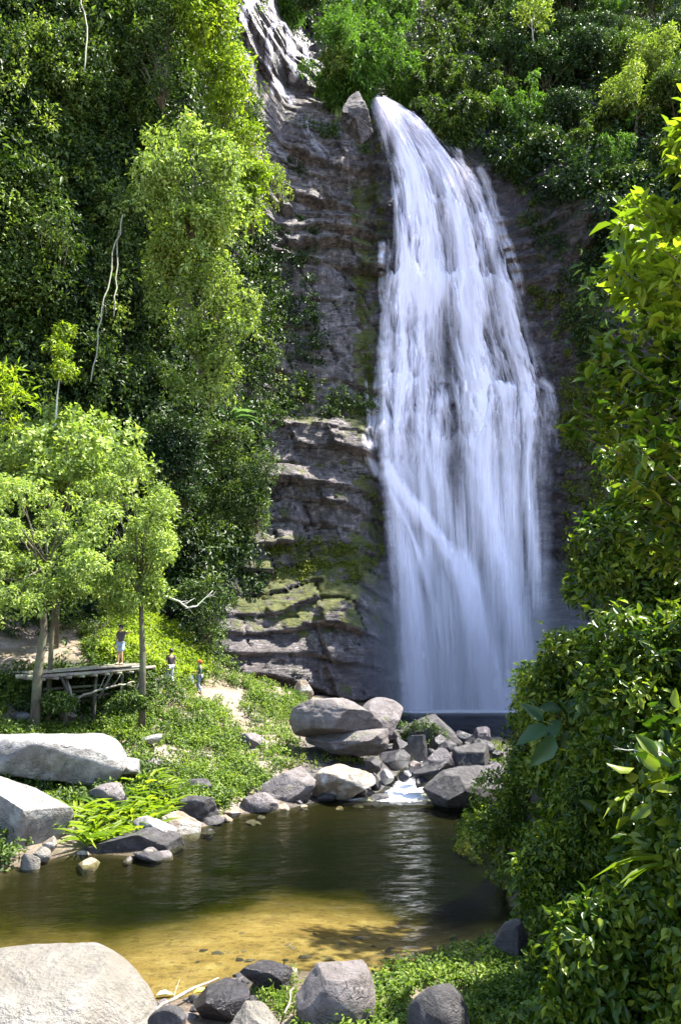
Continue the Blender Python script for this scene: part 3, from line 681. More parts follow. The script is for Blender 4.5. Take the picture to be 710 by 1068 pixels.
trickle([[(268, -12, 6, 1), (260, 2, 7, 1.1), (254, 15, 7, 1), (252, 32, 6, .7)], [(281, -12, 3, .9), (284, 8, 3, 1), (286, 24, 3.5, 1), (281, 36, 4, .8), (280, 46, 4.5, .8), (280, 62, 5, .6), (280, 80, 4, .3)],
         [(286, 22, 2.5, .9), (297, 26, 3, 1), (302, 38, 3.5, 1), (303, 48, 5, .9), (305, 62, 6, .95), (306, 76, 6, .9), (306, 88, 5, .3)],
         [(262, 47, 6, .2), (262, 60, 6, .3), (264, 76, 5, .2)], [(292, 48, 5, .3), (292, 60, 5, .3), (293, 72, 4, .1)], [(318, 44, 3, .4), (320, 60, 3, .4), (322, 76, 3, .2)], [(336, 64, 3, .3), (339, 80, 3, .2)],
         [(284, 82, 5, .7), (293, 92, 5, .85), (300, 100, 5, .4), (308, 112, 5, .2)], [(282, 88, 3, .6), (287, 100, 3, .4)],
         [(272, 148, 9, .12), (292, 156, 10, .16), (305, 160, 9, .1)], [(315, 120, 4, .2), (322, 138, 4, .22), (330, 150, 5, .15), (342, 165, 5, .12)]], 'upper_cascade', 5, .3, 1.0)
trickle([[(397, 250, 4, .4), (398, 262, 5, .55), (398, 290, 4, .4), (400, 320, 5, .4), (398, 350, 5, .5), (396, 390, 6, .5), (394, 430, 8, .4), (392, 470, 8, .3)],
         [(467, 130, 2, .5), (470, 145, 2.5, .6), (478, 158, 2.5, .5), (484, 175, 3, .4)], [(498, 172, 5, .4), (506, 190, 6, .5), (515, 215, 6, .35), (520, 235, 7, .4), (530, 260, 7, .4), (538, 285, 7, .3), (546, 310, 6, .15)],
         [(381, 395, 2, .3), (384, 430, 3, .4), (386, 470, 3, .3)], [(378, 450, 3, .2), (386, 478, 6, .35), (395, 498, 6, .4)], [(560, 395, 6, .5), (572, 404, 6, .5), (577, 430, 6, .35), (578, 470, 6, .15)]], 'side_trickles', 9, .2)

# stream that drops over the rocks from the plunge pool into the near pool
def stream():
    cx = [(452, 764, 46.0, 1.10), (446, 772, 42.5, 1.02), (440, 780, 39.5, .85), (436, 788, 37.0, .75), (434, 796, 35.0, .55), (430, 803, 33.8, .38), (424, 812, 32.7, .16), (418, 822, 31.6, .05), (410, 832, 30.3, .035)]
    P = []
    for u, v, Y, z in cx:
        x = (u-CU)/FPX*Y/(CT-(CV-v)/FPX*ST); P.append((x, Y, z))
    P = np.array(P); n = 90; t = np.linspace(0, len(P)-1, n); c = np.stack([np.interp(t, np.arange(len(P)), P[:, i]) for i in range(3)], -1)
    w = np.interp(t, [0, 2, 4, 6, 8], [1.5, .9, .7, 1.0, 1.9]); a = np.linspace(-1, 1, 15)
    V = c[:, None, :]+np.stack([a[None, :]*w[:, None], 0*a[None, :]*w[:, None], 0*a[None, :]*w[:, None]], -1)
    V[..., 2] += .07*(fbm(V[..., 0]*3, V[..., 1]*2.2, 0, 3, 4)-.5)
    f = (1-np.abs(a)[None, :]**2)*np.interp(t, [0, 2, 3.4, 4, 6.6, 7.4, 8], [0, .25, .5, 1.0, 1.05, .6, .1])[:, None]
    obj('stream_rapids', mesh_np('stream_rapids', V.reshape(-1, 3), [grid_faces(n, 15)], {'foam': f}, smooth=True), POOL_W, kind='structure')
stream()
# ------------------------------------------------------------------ finding the ground seen at a pixel
from bisect import bisect
def gz_fast(x, y):
    i = np.clip(np.searchsorted(gx, x)-1, 0, len(gx)-2); j = np.clip(np.searchsorted(gy, y)-1, 0, len(gy)-2)
    fx = np.clip((x-gx[i])/(gx[i+1]-gx[i]), 0, 1); fy = np.clip((y-gy[j])/(gy[j+1]-gy[j]), 0, 1)
    return (GZ[j, i]*(1-fx)+GZ[j, i+1]*fx)*(1-fy)+(GZ[j+1, i]*(1-fx)+GZ[j+1, i+1]*fx)*fy
def on_ground(u, v, ymin=4.0, ymax=66.0):
    u = np.asarray(u, float); v = np.asarray(v, float); hit = np.full(u.shape, np.nan); prev = None
    for Y in np.geomspace(ymin, ymax, 260):
        P = W(u, v, Y); below = (P[..., 2] < gz_fast(P[..., 0], P[..., 1])) & np.isnan(hit)
        hit = np.where(below, Y, hit)
    ok = ~np.isnan(hit); Y = np.where(ok, hit, ymax); P = W(u, v, Y*.992)
    return P, ok
def ground_pt(u, v):
    P, ok = on_ground(np.array([u]), np.array([v])); return P[0]
def gz1(x, y): return float(gz_fast(np.array([x]), np.array([y]))[0])

# ------------------------------------------------------------------ jungle: prototypes
def crown_tree(name, label, cat, seed, H, cr, nl, L, mat, asp=.45, kind=0, nclump=26, bark=None, sq=.75, drop=0., trunk=True, group=None, cl=None, spray=5, up=.5):
    """broadleaf tree: tapered trunk, limbs to every clump, leafy clumps"""
    rg = np.random.default_rng(seed); t = thing(name, label, cat, group=group)
    C = []
    for i in range(nclump):
        d = nrmz(rg.normal(size=3)+np.array([0, 0, .35])); r = cr*(.35+.65*rg.random()**.6)
        C.append([d[0]*r, d[1]*r, H*.68+d[2]*r*sq*(1.0)-drop*rg.random()])
    C = np.array(C); R = cr*(.26+.22*rg.random(nclump))
    if trunk:
        mb = MB(); lean = rg.normal(size=2)*.3
        sp = [(0, 0, -1.0), (lean[0]*.3, lean[1]*.3, H*.25), (lean[0], lean[1], H*.5), (lean[0]*1.4, lean[1]*1.2, H*.8)]
        mb.tube(sp, [H*.024, H*.019, H*.014, H*.005], 8, .1, seed)
        for i in range(0, nclump, 2):
            s = Vector(sp[2]) if i % 4 else Vector(sp[1]).lerp(Vector(sp[2]), .6); e = Vector(C[i])
            mb.tube([s, s.lerp(e, .5)+Vector((0, 0, .2)), e], [H*.009, H*.006, H*.0025], 5, .1, i)
        obj('trunk', mb.mesh('trunk', True), bark or BARK, t)
    g = [clump(rg, C, R, nl//nclump, L, asp, sq, kind, up, spray=spray)]
    obj('crown', leaf_mesh('crown', g, rg), mat, t)
    return t
def bamboo(name, label, seed, H, nl, mat, group=None, spread=.42, nc=16):
    """clump of arching bamboo: culms that bow over, leaves hanging in plumes"""
    rg = np.random.default_rng(seed); t = thing(name, label, 'bamboo', group=group); mb = MB()
    pos = []; dd = []
    for i in range(nc):
        a = 2*PI*i/nc+rg.random()*.5; h = H*(.6+.4*rg.random()); r = h*spread*(.55+.8*rg.random()); b = rg.random()*.5
        pts = []
        for k in range(9):
            f = k/8; pts.append((math.cos(a)*(b+r*f**2.4), math.sin(a)*(b+r*f**2.4), -0.8+h*(math.sin(f*2.0)/math.sin(2.0)*.94 if f > .78 else f*1.17*.94/1.0*(1-.12*f))))
        mb.tube(pts, [.055*(1-.85*k/8) for k in range(9)], 5, 0, i)
        P = np.array(pts); m = nl//nc//7
        f = .3+.7*rg.random(m)**.8; q = f*8; j = np.minimum(q.astype(int), 7); c = P[j]+(P[j+1]-P[j])*(q-j)[:, None]
        out = np.array([math.cos(a), math.sin(a), 0])
        sd = nrmz(rdir(rg, m)+out*.5+np.array([0, 0, .1])); ln = (.35+.95*rg.random(m))*h/9
        for s in range(7):
            g = (s+1)/7; pos.append(c+sd*(ln*g)[:, None]+np.array([0, 0, -1])*(ln*.75*g*g)[:, None]+rg.normal(size=(m, 3))*.09); dd.append(nrmz(sd*.7+rdir(rg, m)*.55+np.array([0, 0, -.9*g])))
    pos = np.concatenate(pos); d = np.concatenate(dd); L = .34+.3*rg.random(len(pos))
    obj('culm', mb.mesh('culm', True), mat_culm, t)
    obj('foliage', leaf_mesh('foliage', [(pos, d, nrmz(rdir(rg, len(pos))*.6+np.array([0, -.2, 1])), L, L*.24, 0, .3)], rg), mat, t)
    return t
mat_culm = mat_bark('bamboo_culm', (.10, .13, .03), (.28, .32, .10), 1)
ONES = ['', 'first', 'second', 'third', 'fourth', 'fifth', 'sixth', 'seventh', 'eighth', 'ninth']; TENS = ['', '', 'twenty', 'thirty', 'forty', 'fifty']
def ordw(i):
    i += 1
    if i <= 20: return ORD[i-1]
    return TENS[i//10]+'-'+ONES[i % 10] if i % 10 else TENS[i//10][:-1]+'ieth'
def number_off(objs, descs):
    '''labels a row of look-alikes by their place, left to right, each kind apart'''
    n = {}
    for o, d in sorted(zip(objs, descs), key=lambda q: float(proj(np.array(q[0].location))[0])):
        n[d] = n.get(d, -1)+1; o['label'] = f'{d}, {ordw(n[d])} from the left'
ORD = ['first', 'second', 'third', 'fourth', 'fifth', 'sixth', 'seventh', 'eighth', 'ninth', 'tenth', 'eleventh', 'twelfth', 'thirteenth', 'fourteenth', 'fifteenth', 'sixteenth', 'seventeenth', 'eighteenth', 'nineteenth', 'twentieth']

protos = []
protos.append((bamboo('bamboo_clump', 'x', 1, 9.5, 9000, L_BAMB), 'feathery bamboo clump'))
protos.append((bamboo('bamboo_clump', 'x', 2, 8.0, 8000, L_MID, spread=.55, nc=13), 'drooping bamboo clump'))
protos.append((crown_tree('jungle_tree', 'x', 'tree', 3, 9, 3.4, 8500, .34, L_DARK, nclump=34), 'dark jungle tree'))
protos.append((crown_tree('jungle_tree', 'x', 'tree', 4, 8, 3.0, 7500, .3, L_MID, asp=.35, nclump=28), 'bushy jungle tree'))
protos.append((crown_tree('jungle_tree', 'x', 'tree', 5, 8.5, 2.7, 5200, .36, L_LIGHT, asp=.3, nclump=20, sq=1.0), 'pale loose jungle tree'))
rows = [(-75, 'rearmost'), (-35, 'topmost'), (5, 'second highest'), (48, 'third highest'), (90, 'fourth highest'), (130, 'fifth highest'), (168, 'lower'), (205, 'lowest')]
rg = np.random.default_rng(77); used = set(); placed = []
for ri, (vv, rn) in enumerate(rows):
    us = np.arange(300 if vv < 30 else 345, 760, 38)+(ri % 2)*18
    pl = []
    for u in us:
        u2 = u+rg.normal()*7; v2 = vv+rg.normal()*7
        lim = np.interp(u2, [330, 345, 372, 388, 470, 500, 540, 600, 650, 760], [55, 70, 80, 88, 112, 150, 178, 205, 250, 280])
        if v2 > lim+22: continue
        if u2 < 350 and v2 > 20: continue
        pl.append((u2, v2))
    for u2, v2 in pl:
        side = fbm(u2/70, v2/60, 0, 2, 5)
        r = rg.random()
        if u2 < 470: k = 0 if r < .6 else (1 if r < .8 else (2 if r < .92 else 4))
        elif u2 < 560: k = 1 if r < .45 else (0 if r < .7 else (2 if r < .9 else 3))
        else: k = 3 if r < .15 else (1 if r < .42 else (0 if r < .68 else (2 if r < .9 else 4)))
        placed.append((ri, k, u2, v2))
cnt = {}
for ri, k, u2, v2 in placed:
    P = on_cliff(u2, v2+30, -.3, base=True); n = cnt.get((ri, k), 0); cnt[(ri, k)] = n+1
    tot = sum(1 for q in placed if q[0] == ri and q[1] == k)
    place = ('only one' if tot == 1 else ORD[n]+' from the left')
    lab = f"{protos[k][1]} above the falls, {place} in the {rows[ri][1]} row"
    sc = .72+.35*rg.random()
    if v2 > 140: sc *= .8
    r0 = protos[k][0]
    if k not in used:
        used.add(k); r0['label'] = lab; r0['group'] = 'jungle trees and bamboo above the waterfall'; r0.location = tuple(P); r0.rotation_euler = (0, 0, rg.random()*6); r0.scale = (sc,)*3
    else:
        dup(r0, tuple(P), rg.random()*6.28, lab, 'jungle trees and bamboo above the waterfall', sc)

# understory that nobody could count
def cover(name, poly, n, rad, nl, L, mat, seed, off=.3, excl=(), asp=.5, kind=0, lobes=1.6, extra=None, squash=.85, up=.5, on='cliff', spray=5, dens=None):
    rg = np.random.default_rng(seed); q = poly_pts(rg, poly, n)
    keep = np.ones(n, bool)
    for e in excl: keep &= ~poly_in(q[:, 0], q[:, 1], e)
    if dens is not None: keep &= rg.random(n) < dens(q[:, 0], q[:, 1])
    q = q[keep]
    if on == 'cliff':
        P = on_cliff(q[:, 0], q[:, 1], 0, base=True); P[:, 1] -= off+lobes*ss(.4, .75, fbm(P[:, 0]/3.2, P[:, 2]/3.8, 0, 3, seed))
    else:
        P, ok = on_ground(q[:, 0], q[:, 1]); P = P[ok]; P[:, 2] += off
        P[:, 1] -= lobes*.3*ss(.4, .75, fbm(P[:, 0]/1.2, P[:, 2]/1.2, 0, 3, seed))
    R = rad*(.55+.9*rg.random(len(P)))
    g = [clump(rg, P, R, nl, L, asp, squash, kind, up, spray=spray)]
    if extra is not None: g += extra(rg, P)
    return obj(name, leaf_mesh(name, g, rg), mat, None, kind='stuff')
LEFTC = [(-40, -40), (234, -40), (236, 0), (252, 60), (272, 120), (276, 180), (268, 230), (290, 262), (296, 330), (300, 400), (330, 425), (300, 440), (276, 445), (278, 500), (268, 560), (242, 600), (225, 650), (235, 720), (180, 700), (-40, 700)]
def drapes2(rg, P):
    k = rg.choice(len(P), 40); return [hang(rg, P[k]+np.array([0, -.5, .5]), 2+3*rg.random(40), 40, .22, .5, 0, .3)]
rockpatch = [[(14, 170), (30, 165), (38, 180), (34, 210), (18, 205)], [(64, 175), (82, 178), (84, 240), (70, 235)], [(92, 215), (106, 220), (106, 262), (94, 255)], [(130, 175), (141, 190), (140, 235), (132, 225)]]
def patchy(u, v):
    k = np.ones(np.shape(u))
    for e in rockpatch: k = np.where(poly_in(u, v, e), .5, k)
    return k
cover('cliff_creepers', LEFTC, 3600, 1.05, 64, .30, L_DARK, 11, .35, (), lobes=2.2, dens=patchy)
cover('cliff_bushes', LEFTC, 1500, .75, 60, .27, L_MID, 12, .9, (), lobes=2.6, asp=.4,
      dens=lambda u, v: patchy(u, v)*ss(.40, .56, fbm(u/45, v/55, 0, 3, 14)))
def drapes(rg, P):
    k = rg.choice(len(P), 240, replace=False); return [hang(rg, P[k]+np.array([0, -.8, .5]), 2+4*rg.random(240), 60, .24, .5, 0, .35)]
cover('hanging_creepers', [(100, -20), (232, -20), (262, 120), (285, 280), (295, 400), (230, 430), (130, 420), (110, 200)], 520, .6, 40, .26, L_MID, 15, 1.4, lobes=2.5, extra=drapes)
JUNG = [(330, -60), (760, -60), (760, 330), (660, 305), (625, 260), (600, 215), (560, 195), (520, 185), (496, 155), (475, 128), (440, 108), (392, 96), (372, 84), (345, 72), (322, 50), (318, 0), (270, -40)]
cover('slope_undergrowth', JUNG, 1700, 1.5, 46, .42, L_DARK, 21, .6, lobes=2.0)
cover('upper_stream_ferns', [(262, -30), (278, -30), (276, 14), (268, 20)], 16, .7, 60, .35, L_MID, 22, .5)
# plants on the ledges of the bare rock
def band(pts, w):
    return [(u, v-w) for u, v in pts]+[(u, v+w) for u, v in pts[::-1]]
for i, (nm, poly, n, r, mt, L) in enumerate([
    ('ledge_shrubs', [(215, 425), (260, 405), (320, 398), (385, 415), (400, 440), (340, 438), (300, 446), (262, 455), (225, 470)], 190, .75, L_MID, .28),
    ('ledge_ferns', band([(318, 128), (345, 136), (372, 150), (384, 168)], 10), 70, .42, L_MID, .22),
    ('ledge_creepers', [(262, 230), (300, 215), (335, 240), (325, 300), (345, 380), (300, 400), (285, 330)], 210, .5, L_DARK, .24),
    ('crevice_plants', band([(272, 160), (300, 172), (318, 184)], 6), 45, .4, L_DARK, .2),
    ('moss_ledge_plants', [(240, 575), (300, 560), (400, 570), (402, 590), (330, 600), (262, 625)], 260, .30, L_MOSS, .16),
    ('moss_tufts', [(270, 595), (330, 585), (400, 600), (395, 680), (330, 640), (300, 640), (255, 655)], 420, .26, L_MOSS, .15),
    ('ledge_moss', band([(290, 480), (330, 500), (385, 510), (400, 540)], 12), 110, .26, L_MOSS, .15),
    ('fissure_moss', band([(368, 195), (372, 260), (378, 330), (385, 400)], 7), 90, .3, L_MOSS, .14),
    ('wall_moss', [(530, 190), (600, 225), (640, 300), (640, 470), (600, 480), (560, 330), (540, 270)], 420, .36, L_MOSS, .2),
    ('wall_ferns', [(530, 180), (600, 200), (650, 260), (650, 420), (610, 400), (570, 290)], 330, .6, L_DARK, .26),
    ('shaded_wall_plants', [(585, 400), (640, 400), (640, 600), (588, 600)], 240, .42, L_MOSS, .2),
    ('foot_of_cliff_plants', [(195, 560), (262, 560), (285, 600), (250, 640), (240, 700), (215, 715), (190, 690)], 240, .55, L_DARK, .25),
    ('edge_of_fall_moss', [(388, 108), (398, 130), (404, 240), (396, 240), (384, 150)], 50, .35, L_MOSS, .15)]):
    cover(nm, poly, n, r, 46, L, mt, 40+i, .05 if r < .5 else .2, lobes=.4 if r < .5 else .8, dens=lambda u, v: ss(.35, .55, fbm(u/16, v/10, 0, 3, 43)))

cover('cliff_broad_leaves', LEFTC, 420, .8, 22, .55, L_MID, 18, 1.2, (), asp=.35, lobes=2.4, dens=lambda u, v: ss(.5, .58, fbm(u/30, v/30, 0, 3, 19)), extra=drapes2)
cover('cliff_pale_creepers', LEFTC, 700, .55, 40, .24, L_LIGHT, 19, 1.8, (), asp=.4, lobes=2.4, dens=lambda u, v: ss(.54, .6, fbm(u/22, v/40, 0, 3, 29)), extra=drapes2)
cover('wall_gap_creepers', [(-40, 60), (130, 60), (150, 160), (135, 300), (60, 330), (-40, 330)], 900, .9, 60, .27, L_MID, 16, .6, (), lobes=1.6, dens=patchy)
cover('slope_creepers', [(-40, 60), (150, 60), (150, 300), (-40, 330)], 260, .6, 40, .27, L_LIGHT, 17, 1.4, (), lobes=2.0, dens=lambda u, v: patchy(u, v)*ss(.5, .6, fbm(u/25, v/30, 0, 3, 18)), extra=drapes2)
# trees and shrubs that stand out on the left cliff
def shrub_px(name, label, cat, clumps, Y, L, mat, nl, seed, asp=.45, kind=0, stem=True, base=None, squash=.85, bark=None, hangs=0, spray=5, up=.5, r0=None, thick=.05, down=.35):
    """bush or crown built from clumps given as (u, v, radius px[, extra depth])"""
    rg = np.random.default_rng(seed); C = []; R = []
    for c in clumps:
        dy = c[3] if len(c) > 3 else rg.normal()*c[2]*pxm(c[1], Y)*.5
        C.append(W(c[0], c[1], Y+dy)); R.append(c[2]*pxm(c[1], Y))
    C = np.array(C); R = np.array(R); b = np.array(base) if base is not None else C[np.argmin(C[:, 2])]+np.array([0, R.mean(), -R.mean()*.5])
    t = thing(name, label, cat, tuple(b)); w = (R**2/np.sum(R**2))
    g = [clump(rg, C-b, R, np.maximum(8, (w*nl)).astype(int), L, asp, squash, kind, up, spray=spray, down=down)]
    if hangs: k = rg.integers(0, len(C), hangs); g.append(hang(rg, C[k]-b+rg.normal(size=(hangs, 3))*R[k][:, None]*.5, R[k]*(1+2*rg.random(hangs)), 36, L*.9, asp, kind, .22))
    if stem:
        mb = MB(); top = Vector(C.mean(0)-b); r_ = thick
        for i, c in enumerate(C):
            e = Vector(c-b); m = e*.5+Vector((0, 0, .1*e.length)); mb.tube([(0, 0, -.2), m*.6, m, e], [r_, r_*.8, r_*.55, r_*.2], 6, .1, i)
        obj('stems', mb.mesh('stems', True), bark or BARK, t)
    obj('foliage', leaf_mesh('foliage', g, rg), mat, t)
    return t
def rand_clumps(poly, n, r, seed):
    rg = np.random.default_rng(seed); q = poly_pts(rg, poly, n); return [(a, b, r*(.6+.8*rg.random())) for a, b in q]
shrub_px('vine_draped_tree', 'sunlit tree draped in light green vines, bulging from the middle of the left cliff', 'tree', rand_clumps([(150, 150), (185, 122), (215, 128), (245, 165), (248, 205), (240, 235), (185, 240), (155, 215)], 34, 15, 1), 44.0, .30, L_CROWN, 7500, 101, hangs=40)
shrub_px('vine_curtain', 'long curtain of sunlit vines hanging below the draped tree on the left cliff', 'vine', rand_clumps([(160, 235), (235, 235), (262, 270), (275, 310), (262, 350), (235, 340), (240, 400), (190, 420), (170, 380), (165, 300)], 46, 13, 2), 45.2, .28, L_LIGHT, 8000, 102, hangs=110)
shrub_px('overhanging_tree', 'tall bright tree leaning over the bare rock at the top left of the falls', 'tree', rand_clumps([(180, -30), (232, -30), (238, 30), (252, 70), (256, 115), (240, 130), (215, 90), (200, 40)], 44, 15, 3), 50, .30, L_YEL, 8500, 103, hangs=20)
shrub_px('yellow_green_shrub', 'yellow green shrub on the cliff edge left of the grey rock slab', 'shrub', rand_clumps([(240, 120), (268, 130), (272, 190), (262, 240), (245, 230), (240, 170)], 22, 11, 4), 51, .26, L_YEL, 3800, 104)
shrub_px('top_edge_shrub', 'loose green shrub hanging down the upper middle of the left cliff', 'shrub', rand_clumps([(100, -20), (190, -20), (195, 60), (170, 120), (150, 100), (120, 60)], 34, 14, 5), 50, .28, L_MID, 5500, 105, hangs=25)
shrub_px('corner_shrub', 'dark green shrub in the top left corner of the cliff', 'shrub', rand_clumps([(-20, -20), (60, -20), (70, 30), (30, 60), (-20, 90)], 24, 15, 6), 50, .28, L_MID, 4200, 106, hangs=12)
shrub_px('cliff_face_shrub', 'mid green shrub below the grey patches of the left cliff', 'shrub', rand_clumps([(0, 230), (60, 215), (90, 260), (80, 320), (20, 320), (-10, 280)], 24, 15, 7), 44.5, .27, L_MID, 4200, 107)
shrub_px('slab_side_shrub', 'soft green bush at the left edge of the bare grey slab', 'bush', rand_clumps([(275, 165), (300, 185), (312, 205), (290, 225), (268, 215)], 12, 9, 8), 59, .22, L_LIGHT, 1800, 108, asp=.3)
shrub_px('hillside_bush', 'large soft grey green bush on the slope left of the layered rock buttress', 'bush', rand_clumps([(215, 475), (245, 462), (278, 480), (292, 510), (280, 545), (245, 560), (215, 550), (200, 510)], 40, 13, 9), 50, .20, L_MID, 9000, 109, asp=.35)
shrub_px('dark_slope_bush', 'dark bush between the sunlit tree crown and the grey green bush', 'bush', rand_clumps([(140, 430), (200, 440), (215, 480), (200, 540), (170, 500), (140, 470)], 30, 13, 10), 47, .24, L_DARK, 6500, 110)
shrub_px('upper_slope_bush', 'green bush under the vine curtain, beside the wild banana plant', 'bush', rand_clumps([(205, 430), (230, 445), (260, 455), (240, 470), (200, 465)], 12, 10, 11), 50, .2, L_MID, 2200, 111)
shrub_px('creeper_mound', 'creeper covered mound at the foot of the buttress, right of the tree', 'bush', rand_clumps([(195, 600), (235, 610), (240, 660), (215, 690), (190, 660)], 16, 11, 12), 47, .18, L_MID, 3600, 112)
for i, (u, v, r, lb) in enumerate([(352, 30, 22, 'bright feathery bamboo tuft leaning over the upper cascade'), (352, 62, 16, 'small bright tuft beside the foot of the upper cascade'), (322, -5, 14, 'dark tuft at the very top right of the upper cascade')]):
    shrub_px('bamboo_tuft', lb, 'bamboo', [(u+dx*r*.5, v+dy*r*.5, r*.55) for dx, dy in ((0, 0), (1, -.3), (-1, .2), (.2, 1), (0, -1), (.8, .7), (-.8, .9))], 75-i*.5, .42, (L_BAMB, L_LIGHT, L_DARK)[i], 2600, 120+i, asp=.2, down=.9)
for i, (u, v, Y, H, lb) in enumerate([(557, 38, 84, 11.0, 'slender tree with a bare white trunk standing on the jungle slope')]):
    b = on_cliff(u, 112, -.2, base=True); top = W(555, 30, b[1]); h = top[2]-b[2]
    t = thing('slender_tree', lb, 'tree', tuple(b)); mb = MB()
    mb.tube([(0, -1, -.5), (.05, -1.1, h*.3), (-.1, -1.3, h*.6), (-.25, -1.4, h)], [.11, .1, .09, .05], 8, .05)
    for k in range(7):
        a = k*2.4; mb.tube([(-.2, -1.4, h*(.85+.02*k)), (-.2+math.cos(a)*1.1, -1.4+math.sin(a)*1.1, h*(.95+.05*k)+.5)], [.035, .012], 5)
    obj('trunk', mb.mesh('trunk', True), BARK_PALE, t); rg = np.random.default_rng(5); C = np.array([[-.2+math.cos(k*2.4)*1.3, -1.4+math.sin(k*2.4)*1.3, h+.6*(k % 3)] for k in range(9)])
    obj('crown', leaf_mesh('crown', [clump(rg, C, np.full(9, 1.0), 170, .34, .4, .7)], rg), L_LIGHT, t)
BARK_LIANA = mat_bark('liana_bark', (.10, .09, .07), (.3, .27, .22), 2)
# bare lianas on the left cliff
for i, (pts, lb) in enumerate([([(128, 225), (120, 262), (112, 300), (103, 345), (95, 398)], 'long bare liana slanting down the dark middle of the left cliff'),
                               ([(124, 240), (122, 290), (119, 330)], 'thin liana hanging just right of the long slanting one'),
                               ([(85, -5), (92, 30), (88, 75)], 'bare hanging stem near the top of the left cliff'),
                               ([(206, 385), (204, 410), (206, 425)], 'short pale root hanging below the vine curtain')]):
    Y = on_cliff(pts[0][0], pts[0][1], 0, True)[1]-3.6
    stick('liana', lb, 'vine', [W(u, v, Y-.03*(v-pts[0][1])) for u, v in pts], [.05, .045, .045, .04, .035][:len(pts)], BARK_LIANA, 6, 0, i)
# ------------------------------------------------------------------ rocks
rock('boulder', 'large flat topped grey boulder glaring in the sun on the left bank', 'boulder', -14, 768, 130, 812, 27.5, ROCK_GREY, 3, .6, rotz=.1, tilt=.03, planes=5, cuts=[(0, 0, 1, .5), (.4, -.9, -.35, .55), (.75, -.2, .45, .7)], rough=.05, wetline=-9)
rock('boulder', 'angular grey block with a tilted white face at the left edge of the pool', 'boulder', -34, 806, 74, 888, 23.8, ROCK_GREY, 8, .7, rotz=.15, planes=5, cuts=[(.45, -.25, .85, .42), (-.45, -.85, -.1, .5), (.75, -.6, -.25, .5), (.2, .6, .7, .6)], rough=.03, wetline=-.9)
rock('boulder', 'huge smooth pale boulder in the bottom left corner', 'boulder', -120, 1003, 166, 1135, 12.6, ROCK_PALE, 21, .8, rotz=-.12, planes=3, rnd=.4, level=6, cuts=[(0, -.1, 1, .78)], rough=.03, sink=.2, wetline=-.42)
rock('boulder', 'large rounded mauve grey boulder resting on a flat slab by the stream', 'boulder', 301, 728, 399, 770, 36.2, ROCK_MAUVE, 31, .7, planes=5, cuts=[(0, 0, 1, .62), (0, -.3, -1, .5)], rough=.06, layer=.012, sink=.05, level=6)
rock('rock_slab', 'flat cracked slab under the large rounded boulder', 'rock', 318, 761, 405, 784, 36.0, ROCK_MAUVE, 32, .75, planes=8, cuts=[(0, 0, 1, .5)], rough=.05, layer=.03)
rock('boulder', 'domed grey boulder behind the large one, near the plunge pool', 'boulder', 374, 727, 421, 768, 38.8, ROCK_MAUVE, 33, .9, planes=4, rough=.04)
rock('rock', 'dark triangular rock with weeds on its left flank before the plunge pool', 'rock', 416, 746, 492, 790, 40, ROCK_DARK, 34, .6, rotz=.1, tilt=.25, planes=4, cuts=[(.55, -.1, .8, .35), (-.6, -.1, .7, .45)], rough=.06)
WD = [(428, 762, 7), (438, 758, 8), (449, 761, 8), (459, 766, 7), (436, 770, 7), (450, 774, 7), (424, 772, 6), (464, 774, 5), (443, 752, 5)]
shrub_px('rock_weeds', 'green weeds growing over the left flank of the dark triangular rock', 'plant', WD, 39.3, .13, L_MID, 1500, 760, stem=False, squash=.6)
rock('rock', 'big dark flat topped block standing in the pool at the right', 'boulder', 440, 800, 528, 850, 30.6, ROCK_DARK, 35, .8, rotz=-.1, tilt=-.03, planes=7, cuts=[(-.1, -.12, 1, .45), (-.8, -.5, .1, .7)], rough=.04, level=6)
rock('rock', 'shiny rounded wet rock in the middle of the stream', 'rock', 441, 780, 474, 806, 33.5, ROCK_MAUVE, 36, .8, planes=5, rough=.05, wetline=2)
rock('rock', 'flat dark slab between the shiny rock and the right bank', 'rock', 470, 774, 512, 800, 34, ROCK_DARK, 37, .7, planes=7, cuts=[(0, -.3, 1, .4)], rough=.05)
rock('rock', 'dark angular stone above the shiny wet rock', 'rock', 424, 766, 446, 790, 35.5, ROCK_DARK, 38, .7, planes=8)
rock('rock', 'dark low stone left of the dark block, splitting the rapids', 'rock', 428, 796, 470, 818, 32.0, ROCK_DARK, 39, .7, tilt=-.15, planes=7, wetline=2)
rock('stone', 'small pale rounded stone at the left of the rapids', 'stone', 396, 802, 411, 816, 32.4, ROCK_GREY, 40, .9, planes=5, level=4)
rock('stone', 'small brown stone in the white water of the rapids', 'stone', 425, 794, 440, 806, 33.2, ROCK_TAN, 41, .9, planes=5, level=4, wetline=2)
rock('rock', 'pointed brown slab standing at the foot of the layered cliff', 'rock', 300, 709, 327, 732, 49, ROCK_TAN, 42, .5, tilt=-.2, planes=7, cuts=[(-.7, 0, .7, .4)])
rock('rock_spire', 'upright pointed rock on the lip left of the main fall', 'rock', 356, 90, 390, 146, 69.3, ROCK_CLIFF, 43, .9, planes=8, cuts=[(.9, -.1, .45, .55), (-.9, 0, .4, .6)], rough=.1)
rock('rock', 'mossy brown rock shoulder at the water edge below the balanced boulder', 'rock', 268, 800, 330, 840, 31.2, ROCK_MAUVE, 44, .8, planes=8, rough=.08, wetline=-.7)
rock('rock', 'white and yellow stained rock under the balanced boulder, splashed by the pool', 'rock', 316, 800, 392, 838, 31.8, ROCK_TAN, 45, .7, planes=9, rough=.1, wetline=-.75)
rock('rock', 'grey flat rock on the bank left of the mossy shoulder', 'rock', 246, 764, 277, 779, 36, ROCK_MAUVE, 46, .8, planes=8, level=4)
